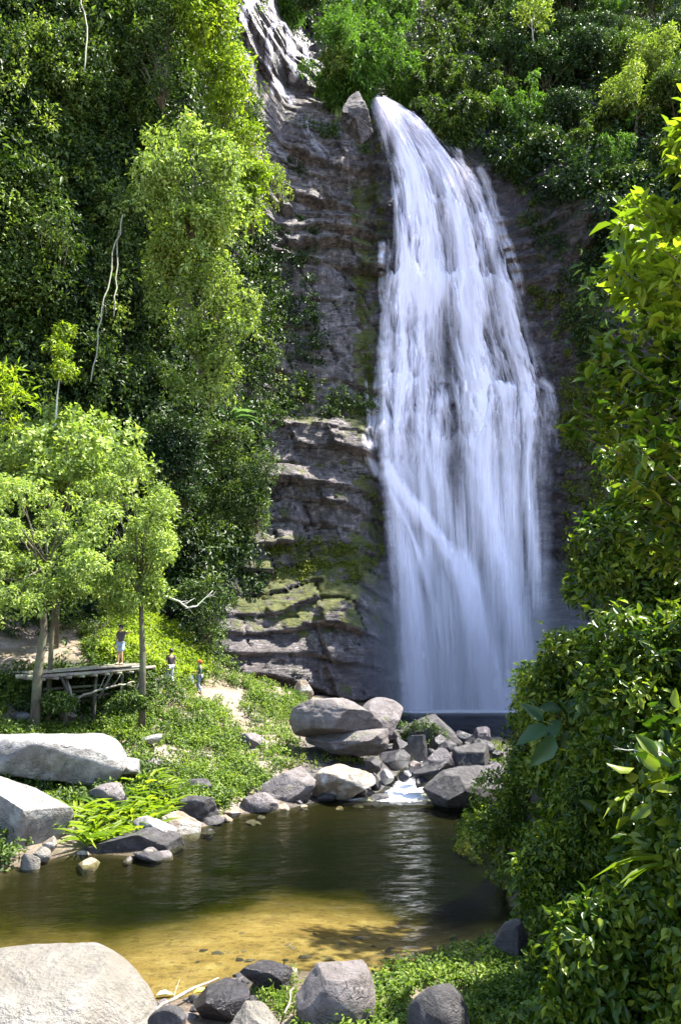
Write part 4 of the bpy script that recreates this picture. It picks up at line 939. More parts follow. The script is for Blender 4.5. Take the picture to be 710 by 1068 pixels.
rock('rock', 'dark layered rock at the shore right of the long leaved plants', 'rock', 183, 828, 232, 862, 27.6, ROCK_DARK, 47, .8, planes=9, layer=.04)
rock('rock', 'long mossy rock sloping into the pool below the long leaved plants', 'rock', 160, 845, 208, 880, 26.0, ROCK_TAN, 48, .9, planes=7, tilt=.3, rotz=.3)
rock('rock', 'dark jagged ledge under the bright long leaved plants at the pool edge', 'rock', 85, 862, 190, 896, 24.2, ROCK_DARK, 49, .6, planes=9, layer=.04, rough=.09)
rock('rock_slab', 'thin pale slab lying beneath the long leaved plants', 'rock', 136, 852, 184, 866, 24.6, ROCK_GREY, 50, .9, planes=7, level=4)
rock('rock', 'brown grey sloping rock among the plants right of the white faced block', 'rock', 86, 818, 136, 842, 26.8, ROCK_MAUVE, 51, .8, planes=6, tilt=-.25)
rock('rock', 'flat pale rock beside the right end of the sunlit boulder', 'rock', 117, 790, 146, 808, 28.4, ROCK_GREY, 52, .9, planes=7, level=4)
rock('stone', 'small flat pale stone on the bank above the sunlit boulder', 'stone', 146, 765, 170, 774, 33, ROCK_GREY, 53, .9, planes=7, level=4)
rock('stone', 'pale stone just below the small flat one, among leaves', 'stone', 148, 791, 170, 799, 30, ROCK_MAUVE, 54, .9, planes=7, level=4)
rock('rock', 'dark half buried rock on the bank between two leafy patches', 'rock', 188, 812, 222, 830, 29.5, ROCK_DARK, 55, .8, planes=8, level=4)
rock('rock', 'low rock running down to the water left of the mossy shoulder', 'rock', 246, 826, 290, 852, 29.5, ROCK_MAUVE, 56, .7, planes=8, wetline=-.6)
rock('stone', 'white rounded stone standing in the shallow water at the left', 'stone', 22, 889, 42, 912, 21.8, ROCK_PALE, 57, .8, planes=4, level=4)
rock('stone', 'flat white stone beside the rounded one at the left shore', 'stone', 34, 883, 54, 896, 22.4, ROCK_PALE, 58, .9, planes=5, level=4)
rock('stone', 'brown stone wedged under the white faced block', 'stone', 44, 872, 60, 887, 22.9, ROCK_TAN, 59, .9, planes=6, level=4)
rock('boulder', 'rounded mauve grey boulder at the bottom middle of the picture', 'boulder', 309, 1006, 392, 1072, 12.6, ROCK_MAUVE, 60, .9, planes=3, cuts=[(0, -.1, 1, .66)], rough=.035, sink=.25, level=6, wetline=-.42)
rock('boulder', 'dark rounded rock in the weeds at the bottom, right of the mauve boulder', 'boulder', 424, 1026, 488, 1095, 11.6, ROCK_DARK, 88, 1.0, planes=2, rough=.05)
rock('rock', 'shiny black wet rock between the pale boulder and the mauve boulder', 'rock', 200, 1028, 262, 1060, 12.9, ROCK_DARK, 62, .6, tilt=-.3, planes=7, wetline=2)
rock('rock', 'dark knobbly rock at the sandy edge behind the weeds', 'rock', 250, 1004, 305, 1026, 14.0, ROCK_DARK, 63, .7, planes=10, wetline=2, rough=.1)
rock('rock', 'flat tan stone at the bottom edge, left of the mauve boulder', 'rock', 236, 1050, 296, 1085, 11.9, ROCK_PALE, 64, .8, planes=6)
rock('rock', 'dark brown rock at the foot of the right bank beside the pool', 'rock', 514, 962, 556, 992, 14.6, ROCK_DARK, 65, .8, planes=8)
rock('rock', 'mossy rounded rock at the bottom next to the pale boulder', 'rock', 154, 1050, 196, 1080, 12.0, ROCK_DARK, 66, .8, planes=6)
SR = []
rg = np.random.default_rng(55)
for i in range(11):
    u = rg.uniform(385, 520); v = rg.uniform(766, 822); Y = np.interp(v, [764, 790, 832], [46, 36, 30.2]); w = rg.uniform(8, 24)*(1 if v > 775 else .7)
    if 418 < u < 446 and 785 < v: continue
    SR.append(rock('stream_rock', 'x', 'rock', u-w/2, v-w*.3, u+w/2, v+w*.25, Y, ROCK_DARK, 240+i, .9, rotz=i, group='rocks jumbled in the stream', planes=8, level=4, wetline=2))
for i, (u0, v0, u1, v1, Y, m) in enumerate([(395, 782, 428, 800, 34.5, ROCK_DARK), (380, 790, 402, 806, 33.5, ROCK_DARK), (448, 766, 468, 780, 37, ROCK_DARK), (470, 762, 492, 774, 40, ROCK_DARK), (488, 758, 516, 772, 42, ROCK_MAUVE),
        (408, 770, 430, 784, 37, ROCK_DARK), (490, 770, 515, 784, 37, ROCK_DARK), (500, 796, 530, 812, 33, ROCK_MAUVE), (414, 804, 430, 814, 32.3, ROCK_DARK), (384, 806, 398, 822, 32.4, ROCK_DARK), (478, 790, 500, 802, 34, ROCK_DARK), (395, 760, 418, 774, 40, ROCK_DARK), (456, 772, 476, 784, 36, ROCK_DARK), (430, 810, 446, 820, 31.8, ROCK_DARK)]):
    SR.append(rock('stream_rock', 'small dark wet rock jumbled in the stream between the two pools', 'rock', u0, v0, u1, v1, Y, m, 200+i, .8, rotz=i, group='rocks jumbled in the stream', planes=8, level=4, wetline=2))
number_off(SR, ['small dark wet rock jumbled in the stream']*len(SR)); PB = []; SK_ = []; SS_ = []; BK = []; CN = {0: 'black', 1: 'dark', 2: 'mauve grey', 3: 'brown'}
rg = np.random.default_rng(9)
for i in range(46):
    u = rg.uniform(165, 315); v = 1056-(u-165)*.30+rg.normal()*11
    P = G(u, v, .06); s = rg.uniform(.05, .17)
    P[2] = gz1(P[0], P[1])+s*.15
    o = obj('pebble', rock_mesh('pebble', (s*2.2, s*1.6, s), 300+i, 7, 3, .05), (ROCK_DARK, ROCK_DARK, ROCK_MAUVE, ROCK_TAN)[i % 4], None, 'small wet pebble on the stony near shore of the pool', 'pebble', 'pebbles on the near shore'); PB.append((o, ('black', 'dark', 'mauve grey', 'brown')[i % 4]+' wet pebble on the near shore of the pool')); o.location = P; o.rotation_euler = (0, 0, rg.random()*6)
for i in range(26):
    u = rg.uniform(150, 480); v = rg.uniform(985, 1004) if i % 2 else rg.uniform(960, 1000)
    P = G(u, v, -.1); P[2] = gz1(P[0], P[1]); s = rg.uniform(.04, .12)
    o = obj('sunken_stone', rock_mesh('sunken_stone', (s*2.4, s*1.7, s*.8), 360+i, 6, 3, .05), (ROCK_TAN, ROCK_DARK, ROCK_MAUVE)[i % 3], None, 'small stone lying on the sandy pool bed', 'stone', 'stones on the pool bed'); SK_.append((o, ('brown', 'dark', 'mauve grey')[i % 3]+' sunken stone on the sandy pool bed')); o.location = P; o.rotation_euler = (0, 0, rg.random()*6)
for i in range(26):
    k = rg.random(); us = [s[0] for s in shore[2:11]]; u = rg.uniform(60, 400); v = np.interp(u, us, [s[1] for s in shore[2:11]])-rg.uniform(-2, 7)
    P = G(u, v, .1); P[2] = gz1(P[0], P[1]); s = rg.uniform(.15, .5)
    o = obj('shore_stone', rock_mesh('shore_stone', (s*1.9, s*1.5, s*.9), 420+i, 8, 3, .07), (ROCK_DARK, ROCK_MAUVE, ROCK_TAN)[i % 3], None, 'small stone along the waterline of the left bank', 'stone', 'stones along the left waterline'); SS_.append((o, ('dark', 'mauve grey', 'brown')[i % 3]+' small stone along the waterline of the left bank')); o.location = P; o.rotation_euler = (0, 0, rg.random()*6)
# rocks scattered over the left bank
for i, (u, v, w) in enumerate([(232, 742, 18), (216, 790, 16), (262, 800, 20), (300, 780, 18), (268, 752, 14), (70, 748, 26), (22, 748, 30), (110, 742, 18), (282, 816, 18), (228, 812, 16), (175, 806, 12), (252, 786, 14)]):
    P = ground_pt(u, v); s = w*pxm(v, P[1])
    o = obj('bank_rock', rock_mesh('bank_rock', (s, s*.8, s*.5), 480+i, 8, 4, .06), (ROCK_MAUVE, ROCK_TAN)[i % 2], None, 'low grey brown rock half buried in the green left bank', 'rock', 'rocks half buried in the left bank'); BK.append((o, ('grey', 'brown')[i % 2]+' low rock half buried in the green left bank')); o.location = P; o.rotation_euler = (0, 0, i)

for L_ in (PB, SK_, SS_, BK): number_off([q[0] for q in L_], [q[1] for q in L_])
# ------------------------------------------------------------------ wooden platform
def mat_plain(name, c, rough=.8, var=.25, sc=8):
    m, nt, out = newmat(name); n = N(nt); x = n.noise(n.objc(), sc, 4, .6)
    n.link(n.princ(n.mix(n.mr(x, .3, .7), tuple(q*(1-var) for q in c), tuple(min(1, q*(1+var)) for q in c)), rough, n.bump(x, .3, .01)), out.inputs[0]); return m
WOOD_SHADED = mat_bark('shaded_wood', (.02, .015, .012), (.07, .055, .04), 4)  # shade below the deck painted into a darker copy of the wood
A = Vector(tuple(W(40, 702, 32.0))); B = Vector(tuple(W(153, 693, 35.4))); ax = (B-A); Lp = ax.length; ax.normalize()
sd = Vector((-ax.y, ax.x, 0)).normalized(); Wp = 2.7
if sd.y < 0: sd = -sd
pt = thing('wooden_platform', 'rough wooden deck on log supports under the trees on the left bank', 'platform', tuple(A)); I = lambda p: Vector(p)-A
rg = random.Random(4); nb = 15
for i in range(nb):          # deck boards run along the length, laid side by side
    f = (i+.5)/nb; y0 = rg.uniform(-.15, .1); L = Lp+rg.uniform(-.1, .3)
    mb = MB(); c = ax*(L/2+y0)+sd*(Wp*f)+Vector((0, 0, rg.uniform(-.012, .012)))
    mb.box(c, (L, Wp/nb*.93, .045), math.atan2(ax.y, ax.x), rx=rg.uniform(-.03, .03), ry=-math.asin(ax.z))
    obj('deck_board', mb.mesh('deck_board'), WOOD, pt)
for k in (.04, .45, .93):
    mb = MB(); p = ax*(-.35)+sd*(Wp*k)+Vector((0, 0, -.14)); q = ax*(Lp+.5)+sd*(Wp*k)+Vector((0, 0, -.14)); mb.tube([p, (p+q)/2+Vector((0, 0, -.04)), q], [.085, .08, .07], 9, .06, int(k*10)); obj('log_beam', mb.mesh('log_beam', True), WOOD, pt)
for i in range(9):
    f = .04+.92*i/8; mb = MB(); p = ax*(Lp*f)+Vector((0, 0, -.27)); mb.tube([p-sd*.18, p+sd*(Wp+.1)], [.05, .045], 8, .08, i); obj('cross_log', mb.mesh('cross_log', True), WOOD, pt)
for i, f in enumerate((.03, .28, .55, .80, .97)):
    for k in (.12,):
        p = ax*(Lp*f)+sd*(Wp*k)+Vector((0, 0, -.3)); w = A+p; g = gz1(w.x, w.y)-A.z-.3; mb = MB(); mb.tube([p, Vector((p.x+rg.uniform(-.1, .1), p.y, min(g, p.z-.4)))], [.07, .085], 8, .08, i); obj('post', mb.mesh('post', True), WOOD_SHADED, pt)
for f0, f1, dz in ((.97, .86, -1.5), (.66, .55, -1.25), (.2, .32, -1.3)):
    mb = MB(); mb.tube([ax*(Lp*f0)+Vector((0, 0, -.25)), ax*(Lp*f1)+Vector((0, 0, dz))], [.055, .06], 7, .08); obj('brace', mb.mesh('brace', True), WOOD_SHADED, pt)
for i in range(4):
    mb = MB(); z = -.7-.2*i; mb.tube([ax*(.5+.1*(i % 3))+sd*(.5+.3*(i % 2))+Vector((0, 0, z)), ax*(Lp*.72)+sd*(.6+.3*(i % 2))+Vector((0, 0, z-.05))], [.06, .055], 7, .08, i); obj('stacked_log', mb.mesh('stacked_log', True), WOOD_SHADED, pt)
def plank_bench(u0, v0, u1, v1, Y0, Y1, lb):
    a = Vector(tuple(W(u0, v0, Y0))); b = Vector(tuple(W(u1, v1, Y1))); t = thing('plank_bench', lb, 'bench', tuple(a)); d = b-a; an = math.atan2(d.y, d.x)
    mb = MB(); mb.box(d/2, (d.length, .32, .06), an, ry=-math.asin(d.z/d.length)); obj('seat', mb.mesh('seat'), WOOD, t)
    for f in (.12, .88):
        p = a+d*f; g = gz1(p.x, p.y); mb = MB(); mb.box(d*f+Vector((0, 0, -(max(.25, p.z-g))/2-.03)), (.1, .26, max(.25, p.z-g)), an); obj('leg', mb.mesh('leg'), WOOD, t)
plank_bench(48, 686, 82, 684, 37.0, 37.5, 'low plank bench behind the wooden deck')
lg = stick('fallen_log', 'thick pale log lying on the ground at the right end of the wooden deck', 'log', [W(152, 712, 37.5), W(166, 708, 38), W(178, 705, 38.6)], [.16, .15, .13], WOOD, 9, 0, 3)
stick('fallen_branch', 'long thin branch lying in front of the wooden deck', 'branch', [W(66, 735, 33.5), W(95, 722, 33.8), W(125, 714, 34.4), W(140, 711, 35)], [.05, .045, .04, .03], WOOD, 7, 3, 4)
stick('broken_branch', 'crossed broken branch propped up in front of the deck', 'branch', [W(68, 705, 33.4), W(74, 722, 33.3), W(78, 742, 33.3)], [.06, .06, .05], WOOD, 7, 3, 5)
stick('dead_branch', 'bare pale dead branch sticking out right of the small tree', 'branch', [W(172, 622, 40), W(184, 626, 40), W(196, 634, 40.2), (W(206, 632, 40.6)), W(222, 616, 41)], [.07, .055, .045, .035, .015], BARK_PALE, 6, 12, 6)
rock('stump', 'pale weathered stump beside the log at the right end of the deck', 'stump', 163, 703, 174, 724, 38.2, ROCK_PALE, 71, .9, planes=5, level=4)
sb = stick('driftwood', 'long pale driftwood stick lying over the pebbles at the near shore', 'stick', [Vector(tuple(G(150, 1060, .32))), Vector(tuple(G(190, 1037, .22))), Vector(tuple(G(228, 1020, .12)))], [.02, .028, .016], WOOD, 8, 2, 8, .01)
stick('driftwood', 'short dark twig on the dark rocks beside the weeds', 'stick', [Vector(tuple(G(298, 1054, .5))), Vector(tuple(G(306, 1030, .35)))], [.015, .01], WOOD, 6, 1, 9)
for i, (u, v, c) in enumerate([(163, 1040, (.55, .55, .35)), (202, 1038, (.45, .48, .04)), (335, 1000, (.25, .18, .1))]):
    P = G(u, v, 0); P[2] = gz1(P[0], P[1])+.05; V_, Pp, _ = leaf_geo(np.array([[0, 0, 0.]]), np.array([[1., .3, 0]]), np.array([[0, 0, 1.]]), .3, .17, 1, .1)
    o = obj('fallen_leaf', mesh_np('fallen_leaf', V_, Pp, {'rnd': np.zeros(len(V_))}), mat_plain('fallen_leaf_%d' % i, c, .5), None, ('pale fallen leaf by the tip of the smooth boulder', 'yellow fallen leaf on the dark pebbles', 'brown fallen leaf at the edge of the sand')[i], 'leaf'); o.location = P

# ------------------------------------------------------------------ people
SKIN = mat_plain('skin', (.42, .25, .16), .5, .1); HAIR = mat_plain('hair', (.012, .01, .009), .5)
def skin_obj(name, J, E, mat, parent, sub=2, root=0):
    me = bpy.data.meshes.new(name); me.from_pydata([j[0] for j in J], E, []); me.update(); me.materials.append(mat)
    o = bpy.data.objects.new(name, me); col.objects.link(o); o.parent = parent
    sk = o.modifiers.new('skin', 'SKIN'); sk.use_smooth_shade = True
    if not me.skin_vertices: me.attributes.new
    if len(me.skin_vertices) == 0:
        bpy.context.view_layer.objects.active = o; bpy.ops.object.select_all(action='DESELECT'); o.select_set(True); bpy.ops.mesh.customdata_skin_add()
    for i, j in enumerate(J):
        r = j[1]; me.skin_vertices[0].data[i].radius = (r, r) if not hasattr(r, '__len__') else r
        me.skin_vertices[0].data[i].use_root = (i == root)
    s = o.modifiers.new('subd', 'SUBSURF'); s.levels = sub; s.render_levels = sub
    dg = bpy.context.evaluated_depsgraph_get(); ev = o.evaluated_get(dg); m2 = bpy.data.meshes.new_from_object(ev)
    o.modifiers.clear(); o.data = m2
    if not m2.materials: m2.materials.append(mat)
    m2.polygons.foreach_set('use_smooth', np.ones(len(m2.polygons), bool))
    return o
def person(label, base, face, pose, shirt, legs, shorts, hair='hair', capmat=None):
    """pose gives joint positions in body axes: x right, y forward, z up"""
    t = thing('person', label, 'person', base, face); p = dict(pelvis=(0, 0, .93), waist=(0, .01, 1.08), chest=(0, 0, 1.28), neck=(0, .01, 1.45), jaw=(0, .045, 1.53), head=(0, .02, 1.61),
        shR=(.17, 0, 1.40), shL=(-.17, 0, 1.40), elR=(.22, -.02, 1.12), elL=(-.22, -.02, 1.12), wrR=(.23, .08, .88), wrL=(-.23, .08, .88),
        hipR=(.09, 0, .90), hipL=(-.09, 0, .90), knR=(.10, .03, .49), knL=(-.10, .03, .49), anR=(.10, -.01, .09), anL=(-.10, -.01, .09)); p.update(pose)
    J = [(p['pelvis'], (.13, .10)), (p['waist'], (.12, .09)), (p['chest'], (.145, .10)), (p['neck'], .052), (p['jaw'], (.062, .07)), (p['head'], (.078, .092)), ((p['head'][0], p['head'][1]-.005, p['head'][2]+.06), (.06, .07))]
    E = [(0, 1), (1, 2), (2, 3), (3, 4), (4, 5), (5, 6)]
    h = Vector(p['head']); J.append(((h.x, h.y+.105, h.z-.015), .012)); E.append((5, len(J)-1))     # nose
    for s in (1, -1): J.append(((h.x+s*.085, h.y, h.z-.01), .014)); E.append((5, len(J)-1))          # ears
    for S, s in (('R', 1), ('L', -1)):
        a = len(J); J += [(p['sh'+S], .052), (p['el'+S], .04), (p['wr'+S], .027)]; E += [(2, a), (a, a+1), (a+1, a+2)]
        w = Vector(p['wr'+S]); d = (w-Vector(p['el'+S])).normalized(); J.append((tuple(w+d*.07), (.036, .02))); E.append((a+2, a+3)); pc = w+d*.07
        side = Vector((0, 1, 0)) if abs(d.z) > .6 else Vector((1, 0, 0)); side = (side-d*side.dot(d)).normalized(); inn = side.cross(d)*(-s)
        for k, (o_, l) in enumerate(((-.03, .07), (-.01, .085), (.01, .08), (.03, .06))):
            q = pc+side*o_+d*.035; b = len(J); J += [(tuple(q), .009), (tuple(q+d*l*.5+inn*.01), .008), (tuple(q+d*l*.8+inn*.035), .007)]; E += [(a+3, b), (b, b+1), (b+1, b+2)]
        b = len(J); J += [(tuple(w+d*.03+side*.035), .011), (tuple(w+d*.075+side*.06), .009)]; E += [(a+2, b), (b, b+1)]
        a = len(J); k = Vector(p['kn'+S]); an = Vector(p['an'+S]); J += [(p['hip'+S], .095), (tuple((Vector(p['hip'+S])+k)/2), .078), (p['kn'+S], .055), (tuple(k*.62+an*.38), .056), (p['an'+S], .036), ((an.x, an.y+.10, an.z-.045), (.038, .028)), ((an.x, an.y+.19, an.z-.06), (.035, .018))]
        E += [(0, a)]+[(a+i, a+i+1) for i in range(6)]
    skin_obj('body', J, E, SKIN, t)
    # shirt with sleeves to above the elbow
    J = [(tuple(Vector(p['pelvis'])+Vector((0, 0, .02))), (.155, .12)), (p['waist'], (.145, .112)), (p['chest'], (.17, .122)), (tuple(Vector(p['neck'])-Vector((0, 0, .04))), .07)]; E = [(0, 1), (1, 2), (2, 3)]
    for S in 'RL':
        a = len(J); J += [(p['sh'+S], .066), (tuple(Vector(p['sh'+S]).lerp(Vector(p['el'+S]), .75)), .058)]; E += [(2, a), (a, a+1)]
    skin_obj('shirt', J, E, shirt, t)
    J = [(p['pelvis'], (.15, .115))]; E = []
    for S in 'RL':
        a = len(J); hp = Vector(p['hip'+S]); k = Vector(p['kn'+S]); an = Vector(p['an'+S]); J += [(p['hip'+S], .108), (tuple(hp.lerp(k, .55)), .094)]; E += [(0, a), (a, a+1)]
        if shorts: J.append((tuple(hp.lerp(k, .86)), .088)); E.append((a+1, a+2))
        else: J += [(p['kn'+S], .074), (tuple(k.lerp(an, .5)), .068), (tuple(k.lerp(an, .93)), .058)]; E += [(a+1, a+2), (a+2, a+3), (a+3, a+4)]
    skin_obj('shorts' if shorts else 'trousers', J, E, legs, t)
    v, f = ico(3); k = (v[:, 2] > -.15) | (v[:, 1] < -.25); keep = k[f].all(1); hv = v*np.array([.098, .115, .115])*(1+.05*fbm(v[:, 0]*4, v[:, 1]*4, v[:, 2]*4, 3)[:, None])+np.array([h.x, h.y-.018, h.z+.035])
    obj('cap' if capmat else 'hair', mesh_np('hair', hv, [f[keep]], smooth=True), capmat or HAIR, t)
    if capmat:
        obj('hair', mesh_np('hair', v*np.array([.088, .07, .085])+np.array([h.x, h.y-.045, h.z-.01]), [f], smooth=True), HAIR, t)
        mb = MB(); mb.box((h.x, h.y+.14, h.z+.03), (.13, .11, .012), rx=-.15); obj('brim', mb.mesh('brim'), capmat, t)
    for s in (1, -1):
        obj('eye', mesh_np('eye', v*.011+np.array([h.x+s*.032, h.y+.083, h.z+.012]), [f], smooth=True), HAIR, t)
    for S in 'RL':
        an = Vector(p['an'+S]); mb = MB(); mb.box((an.x, an.y+.07, an.z-.082), (.09, .27, .022)); obj('sandal', mb.mesh('sandal'), HAIR, t)
    return t, p
CL_GREY = mat_plain('grey_purple_cloth', (.075, .065, .085)); CL_BLK = mat_plain('black_cloth', (.02, .02, .022)); CL_GRN = mat_plain('dark_green_cloth', (.015, .06, .045))
CL_BLU = mat_plain('pale_blue_cloth', (.28, .36, .5)); CL_PALE = mat_plain('pale_grey_cloth', (.42, .43, .47)); CL_JEAN = mat_plain('blue_grey_denim', (.16, .2, .28)); CL_RED = mat_plain('orange_red_cloth', (.75, .09, .02))
pb = A+ax*(Lp*.84)+sd*.9
person('person in dark shirt and pale blue shorts standing on the deck with one arm out', (pb.x, pb.y, pb.z+.03), math.radians(160), dict(chest=(-.03, .05, 1.29), neck=(-.04, .1, 1.45), jaw=(-.05, .16, 1.51), head=(-.05, .15, 1.59), shR=(.14, .06, 1.40), shL=(-.2, .06, 1.40),
       elL=(-.42, .16, 1.36), wrL=(-.62, .32, 1.38), knL=(-.13, .1, .49), anL=(-.15, .04, .09), elR=(.24, -.02, 1.13)), CL_GREY, CL_BLU, True)
p2 = ground_pt(176, 713); p2[1] = 41.0; p2 = W(176, 714, 41.0)
def foot(u, v, Y):
    P = W(u, v, Y); P[2] = gz1(P[0], P[1])+.02; return tuple(P)
def plateau(u, v):      # where the feet are seen, on the ground
    best = None
    P, ok = on_ground(np.array([float(u)]), np.array([float(v)])); return P[0]
f2 = plateau(176, 716); f3 = plateau(207, 724)
person('dark haired person in a black shirt and pale trousers walking on the path', tuple(f2+np.array([0, .25, .01])), math.radians(40), dict(knL=(-.09, .12, .5), anL=(-.09, .08, .1), anR=(.09, -.14, .1)), CL_BLK, CL_PALE, False)
t3, q3 = person('person in an orange red cap and dark green shirt carrying a white bag', tuple(f3+np.array([0, .25, .01])), math.radians(80), dict(elR=(.2, .06, 1.12), wrR=(.2, .32, 1.10), elL=(-.22, .04, 1.12), wrL=(-.17, .31, 1.12), knR=(.09, .14, .5), anR=(.09, .1, .1), anL=(-.09, -.15, .1)), CL_GRN, CL_JEAN, False, capmat=CL_RED)
def bag_at(t, q):
    M = Matrix.Translation(t.location) @ Matrix.Rotation(t.rotation_euler[2], 4, 'Z'); w = M @ (Vector(q['wrL'])+Vector((0, .09, -.02)))
    v, f = ico(4); s = .5+.5*ss(1, -.6, v[:, 2]); p = v*np.array([.17, .12, .26])*np.stack([s, s, s*0+1], -1)*(1+.18*(fbm(v[:, 0]*3, v[:, 1]*3, v[:, 2]*3, 3, 4)-.5)[:, None])
    b = thing('plastic_bag', 'white plastic bag held in the hand of the person with the red cap', 'bag', tuple(w-Vector((0, 0, .33))))
    obj('bag_body', mesh_np('bag_body', p, [f], smooth=True), mat_plain('white_plastic', (.8, .8, .82), .35, .03), b)
    for sx in (-.03, .03):
        mb = MB(); mb.tube([(sx, 0, .2), (sx*.7, 0, .3), (0, 0, .345)], [.02, .012, .01], 6); obj('handle', mb.mesh('handle', True), mat_plain('white_strap', (.8, .8, .82), .35, .03), b)
bag_at(t3, q3)
# ------------------------------------------------------------------ trees of the left bank
def bank_tree(name, label, base_px, Y, trunk, polys, L, mat, nl, seed, rad, limbs=1, asp=.45, depth=2.2, bark=None, r0=.16, n=60, kind=0, spray=5):
    """tree of the left bank: trunk follows its pixels, a limb runs to every clump of the crown"""
    rg = np.random.default_rng(seed); b = W(base_px[0], base_px[1], Y); b[2] = min(b[2], gz1(b[0], b[1])+.05)
    t = thing(name, label, 'tree', tuple(b)); q = poly_pts(rg, polys, n)
    C = W(q[:, 0], q[:, 1], Y+rg.normal(size=n)*depth*.55)-b; R = rad*(.6+.8*rg.random(n))
    T = [np.array([0, 0, -.4])]+[W(u, v, Y)-b for u, v in trunk]; mb = MB(); m = len(T)
    mb.tube(T, [r0*(1-.6*i/(m-1)) for i in range(m)], 10, .1, seed)
    for i in range(0, n, 2 if n > 30 else 1):
        s = Vector(T[-2]).lerp(Vector(T[-1]), rg.random()*1.0) if i % 4 else Vector(T[-1]); e = Vector(C[i]); mid = s.lerp(e, .55)+Vector((0, 0, (e-s).length*.08))+Vector(rg.normal(size=3)*.1)
        mb.tube([s, mid, e], [r0*.22, r0*.13, r0*.04], 6, .1, i)
    obj('trunk', mb.mesh('trunk', True), bark or BARK, t)
    w = R**2/np.sum(R**2)
    obj('crown', leaf_mesh('crown', [clump(rg, C, R, np.maximum(10, (w*nl)).astype(int), L, asp, .75, kind, .6, shell=.55, spray=spray)], rg), mat, t)
    return t
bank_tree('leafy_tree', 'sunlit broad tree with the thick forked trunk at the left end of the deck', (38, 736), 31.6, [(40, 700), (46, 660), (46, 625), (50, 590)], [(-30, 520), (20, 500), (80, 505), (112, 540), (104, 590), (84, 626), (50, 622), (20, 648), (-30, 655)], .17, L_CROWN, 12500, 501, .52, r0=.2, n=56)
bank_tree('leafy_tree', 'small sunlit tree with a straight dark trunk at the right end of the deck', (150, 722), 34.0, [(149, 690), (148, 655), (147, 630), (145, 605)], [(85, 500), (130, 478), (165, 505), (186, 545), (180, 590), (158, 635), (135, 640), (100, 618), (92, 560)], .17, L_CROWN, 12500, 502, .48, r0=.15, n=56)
bank_tree('slender_tree', 'thin young trunk rising behind the deck between the two larger trees', (113, 682), 39.5, [(113, 665), (112, 645), (112, 620)], [(95, 600), (130, 600), (130, 630), (95, 632)], .16, L_LIGHT, 900, 503, .45, r0=.06, n=8)
bank_tree('forked_trunk_tree', 'mossy second trunk close behind the thick one, lost in the leaves', (53, 700), 33.5, [(54, 670), (56, 640), (60, 600)], [(20, 560), (100, 560), (100, 620), (20, 630)], .15, L_MID, 4000, 504, .55, r0=.12, n=20)
bank_tree('vine_covered_tree', 'rounded tree top smothered in bright broad vine leaves behind the sunlit trees', (60, 640), 39.0, [(60, 600), (62, 560), (65, 510)], [(-25, 470), (10, 445), (55, 424), (98, 424), (128, 455), (150, 490), (145, 520), (100, 510), (0, 520), (-25, 520)], .27, L_CROWN, 9000, 505, .85, asp=.7, r0=.2, n=52, depth=3)
bank_tree('thin_sapling', 'lone bright sapling rising above the vine covered tree top', (58, 430), 40.0, [(60, 415), (62, 398), (63, 385)], [(50, 350), (60, 334), (74, 345), (82, 385), (70, 398), (54, 385), (48, 365)], .2, L_YEL, 1500, 506, .42, r0=.055, n=12, depth=.8, bark=BARK_PALE)
bank_tree('edge_tree', 'narrow bright leafed tree cut off by the left edge', (-14, 520), 30.0, [(-14, 480), (-12, 440), (-8, 410)], [(-40, 385), (5, 380), (18, 410), (14, 445), (-5, 460), (-40, 460)], .34, L_YEL, 1100, 507, .5, asp=.22, r0=.08, n=12, depth=1.0)
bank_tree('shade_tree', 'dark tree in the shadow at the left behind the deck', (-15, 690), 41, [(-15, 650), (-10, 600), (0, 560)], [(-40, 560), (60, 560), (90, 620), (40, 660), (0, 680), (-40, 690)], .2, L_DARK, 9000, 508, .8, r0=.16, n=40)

for i, (u, w, lb) in enumerate([(58, 12, 'leafy bush hiding the left posts of the wooden deck'), (134, 11, 'leafy bush before the right posts of the wooden deck')]):
    shrub_px('deck_bush', lb, 'bush', [(u+dx*w, 732+dy*4, w*.42) for dx, dy in ((0, 0), (.8, .4), (-.8, .3), (.4, -.9), (-.4, -.8), (1.3, .6), (-1.3, .7), (0, 1.2))], 31.9+.7*i, .16, L_MID, 2300, 540+i, thick=.02)
# wild banana on the ledge and other plants with long leaves
def long_leaf_plant(name, label, base, n, L, wd, mat, seed, spread=.6, group=None, cat='plant', up=.9, droop=.55):
    rg = np.random.default_rng(seed); t = thing(name, label, cat, tuple(base), group=group); a = rg.random(n)*2*PI; el = up*(.5+.6*rg.random(n))
    d = np.stack([np.cos(a)*spread, np.sin(a)*spread, el], -1); d = nrmz(d); l = L*(.7+.5*rg.random(n)); p = rg.normal(size=(n, 3))*np.array([.3, .3, .02])*L*.3
    nr = nrmz(np.stack([-np.cos(a)*el, -np.sin(a)*el, np.full(n, spread)], -1)+.25*rdir(rg, n))
    obj('leaves', leaf_mesh('leaves', [(p+d*l[:, None]*.25, d, nr, l, l*wd, 2, droop)], rg), mat, t); mb = MB()
    for i in range(n): mb.tube([p[i]*.3, p[i]+d[i]*l[i]*.27], [L*.014, L*.008], 5)
    obj('stalks', mb.mesh('stalks', True), mat_culm, t)
    return t
b = on_cliff(240, 440, 3.6, True); long_leaf_plant('wild_banana', 'pale green wild banana plant on the ledge in the middle of the left cliff', b, 12, 1.9, .2, L_BLUE, 601, 1.0, up=.8, droop=.8)
rg = np.random.default_rng(33); LP = []
for i in range(40):
    q = poly_pts(rg, [(78, 842), (108, 830), (135, 822), (150, 800), (172, 800), (176, 825), (180, 850), (150, 868), (112, 880), (84, 878), (72, 862)], 1)[0]; LP.append(q)
LP.sort(key=lambda q: q[0])
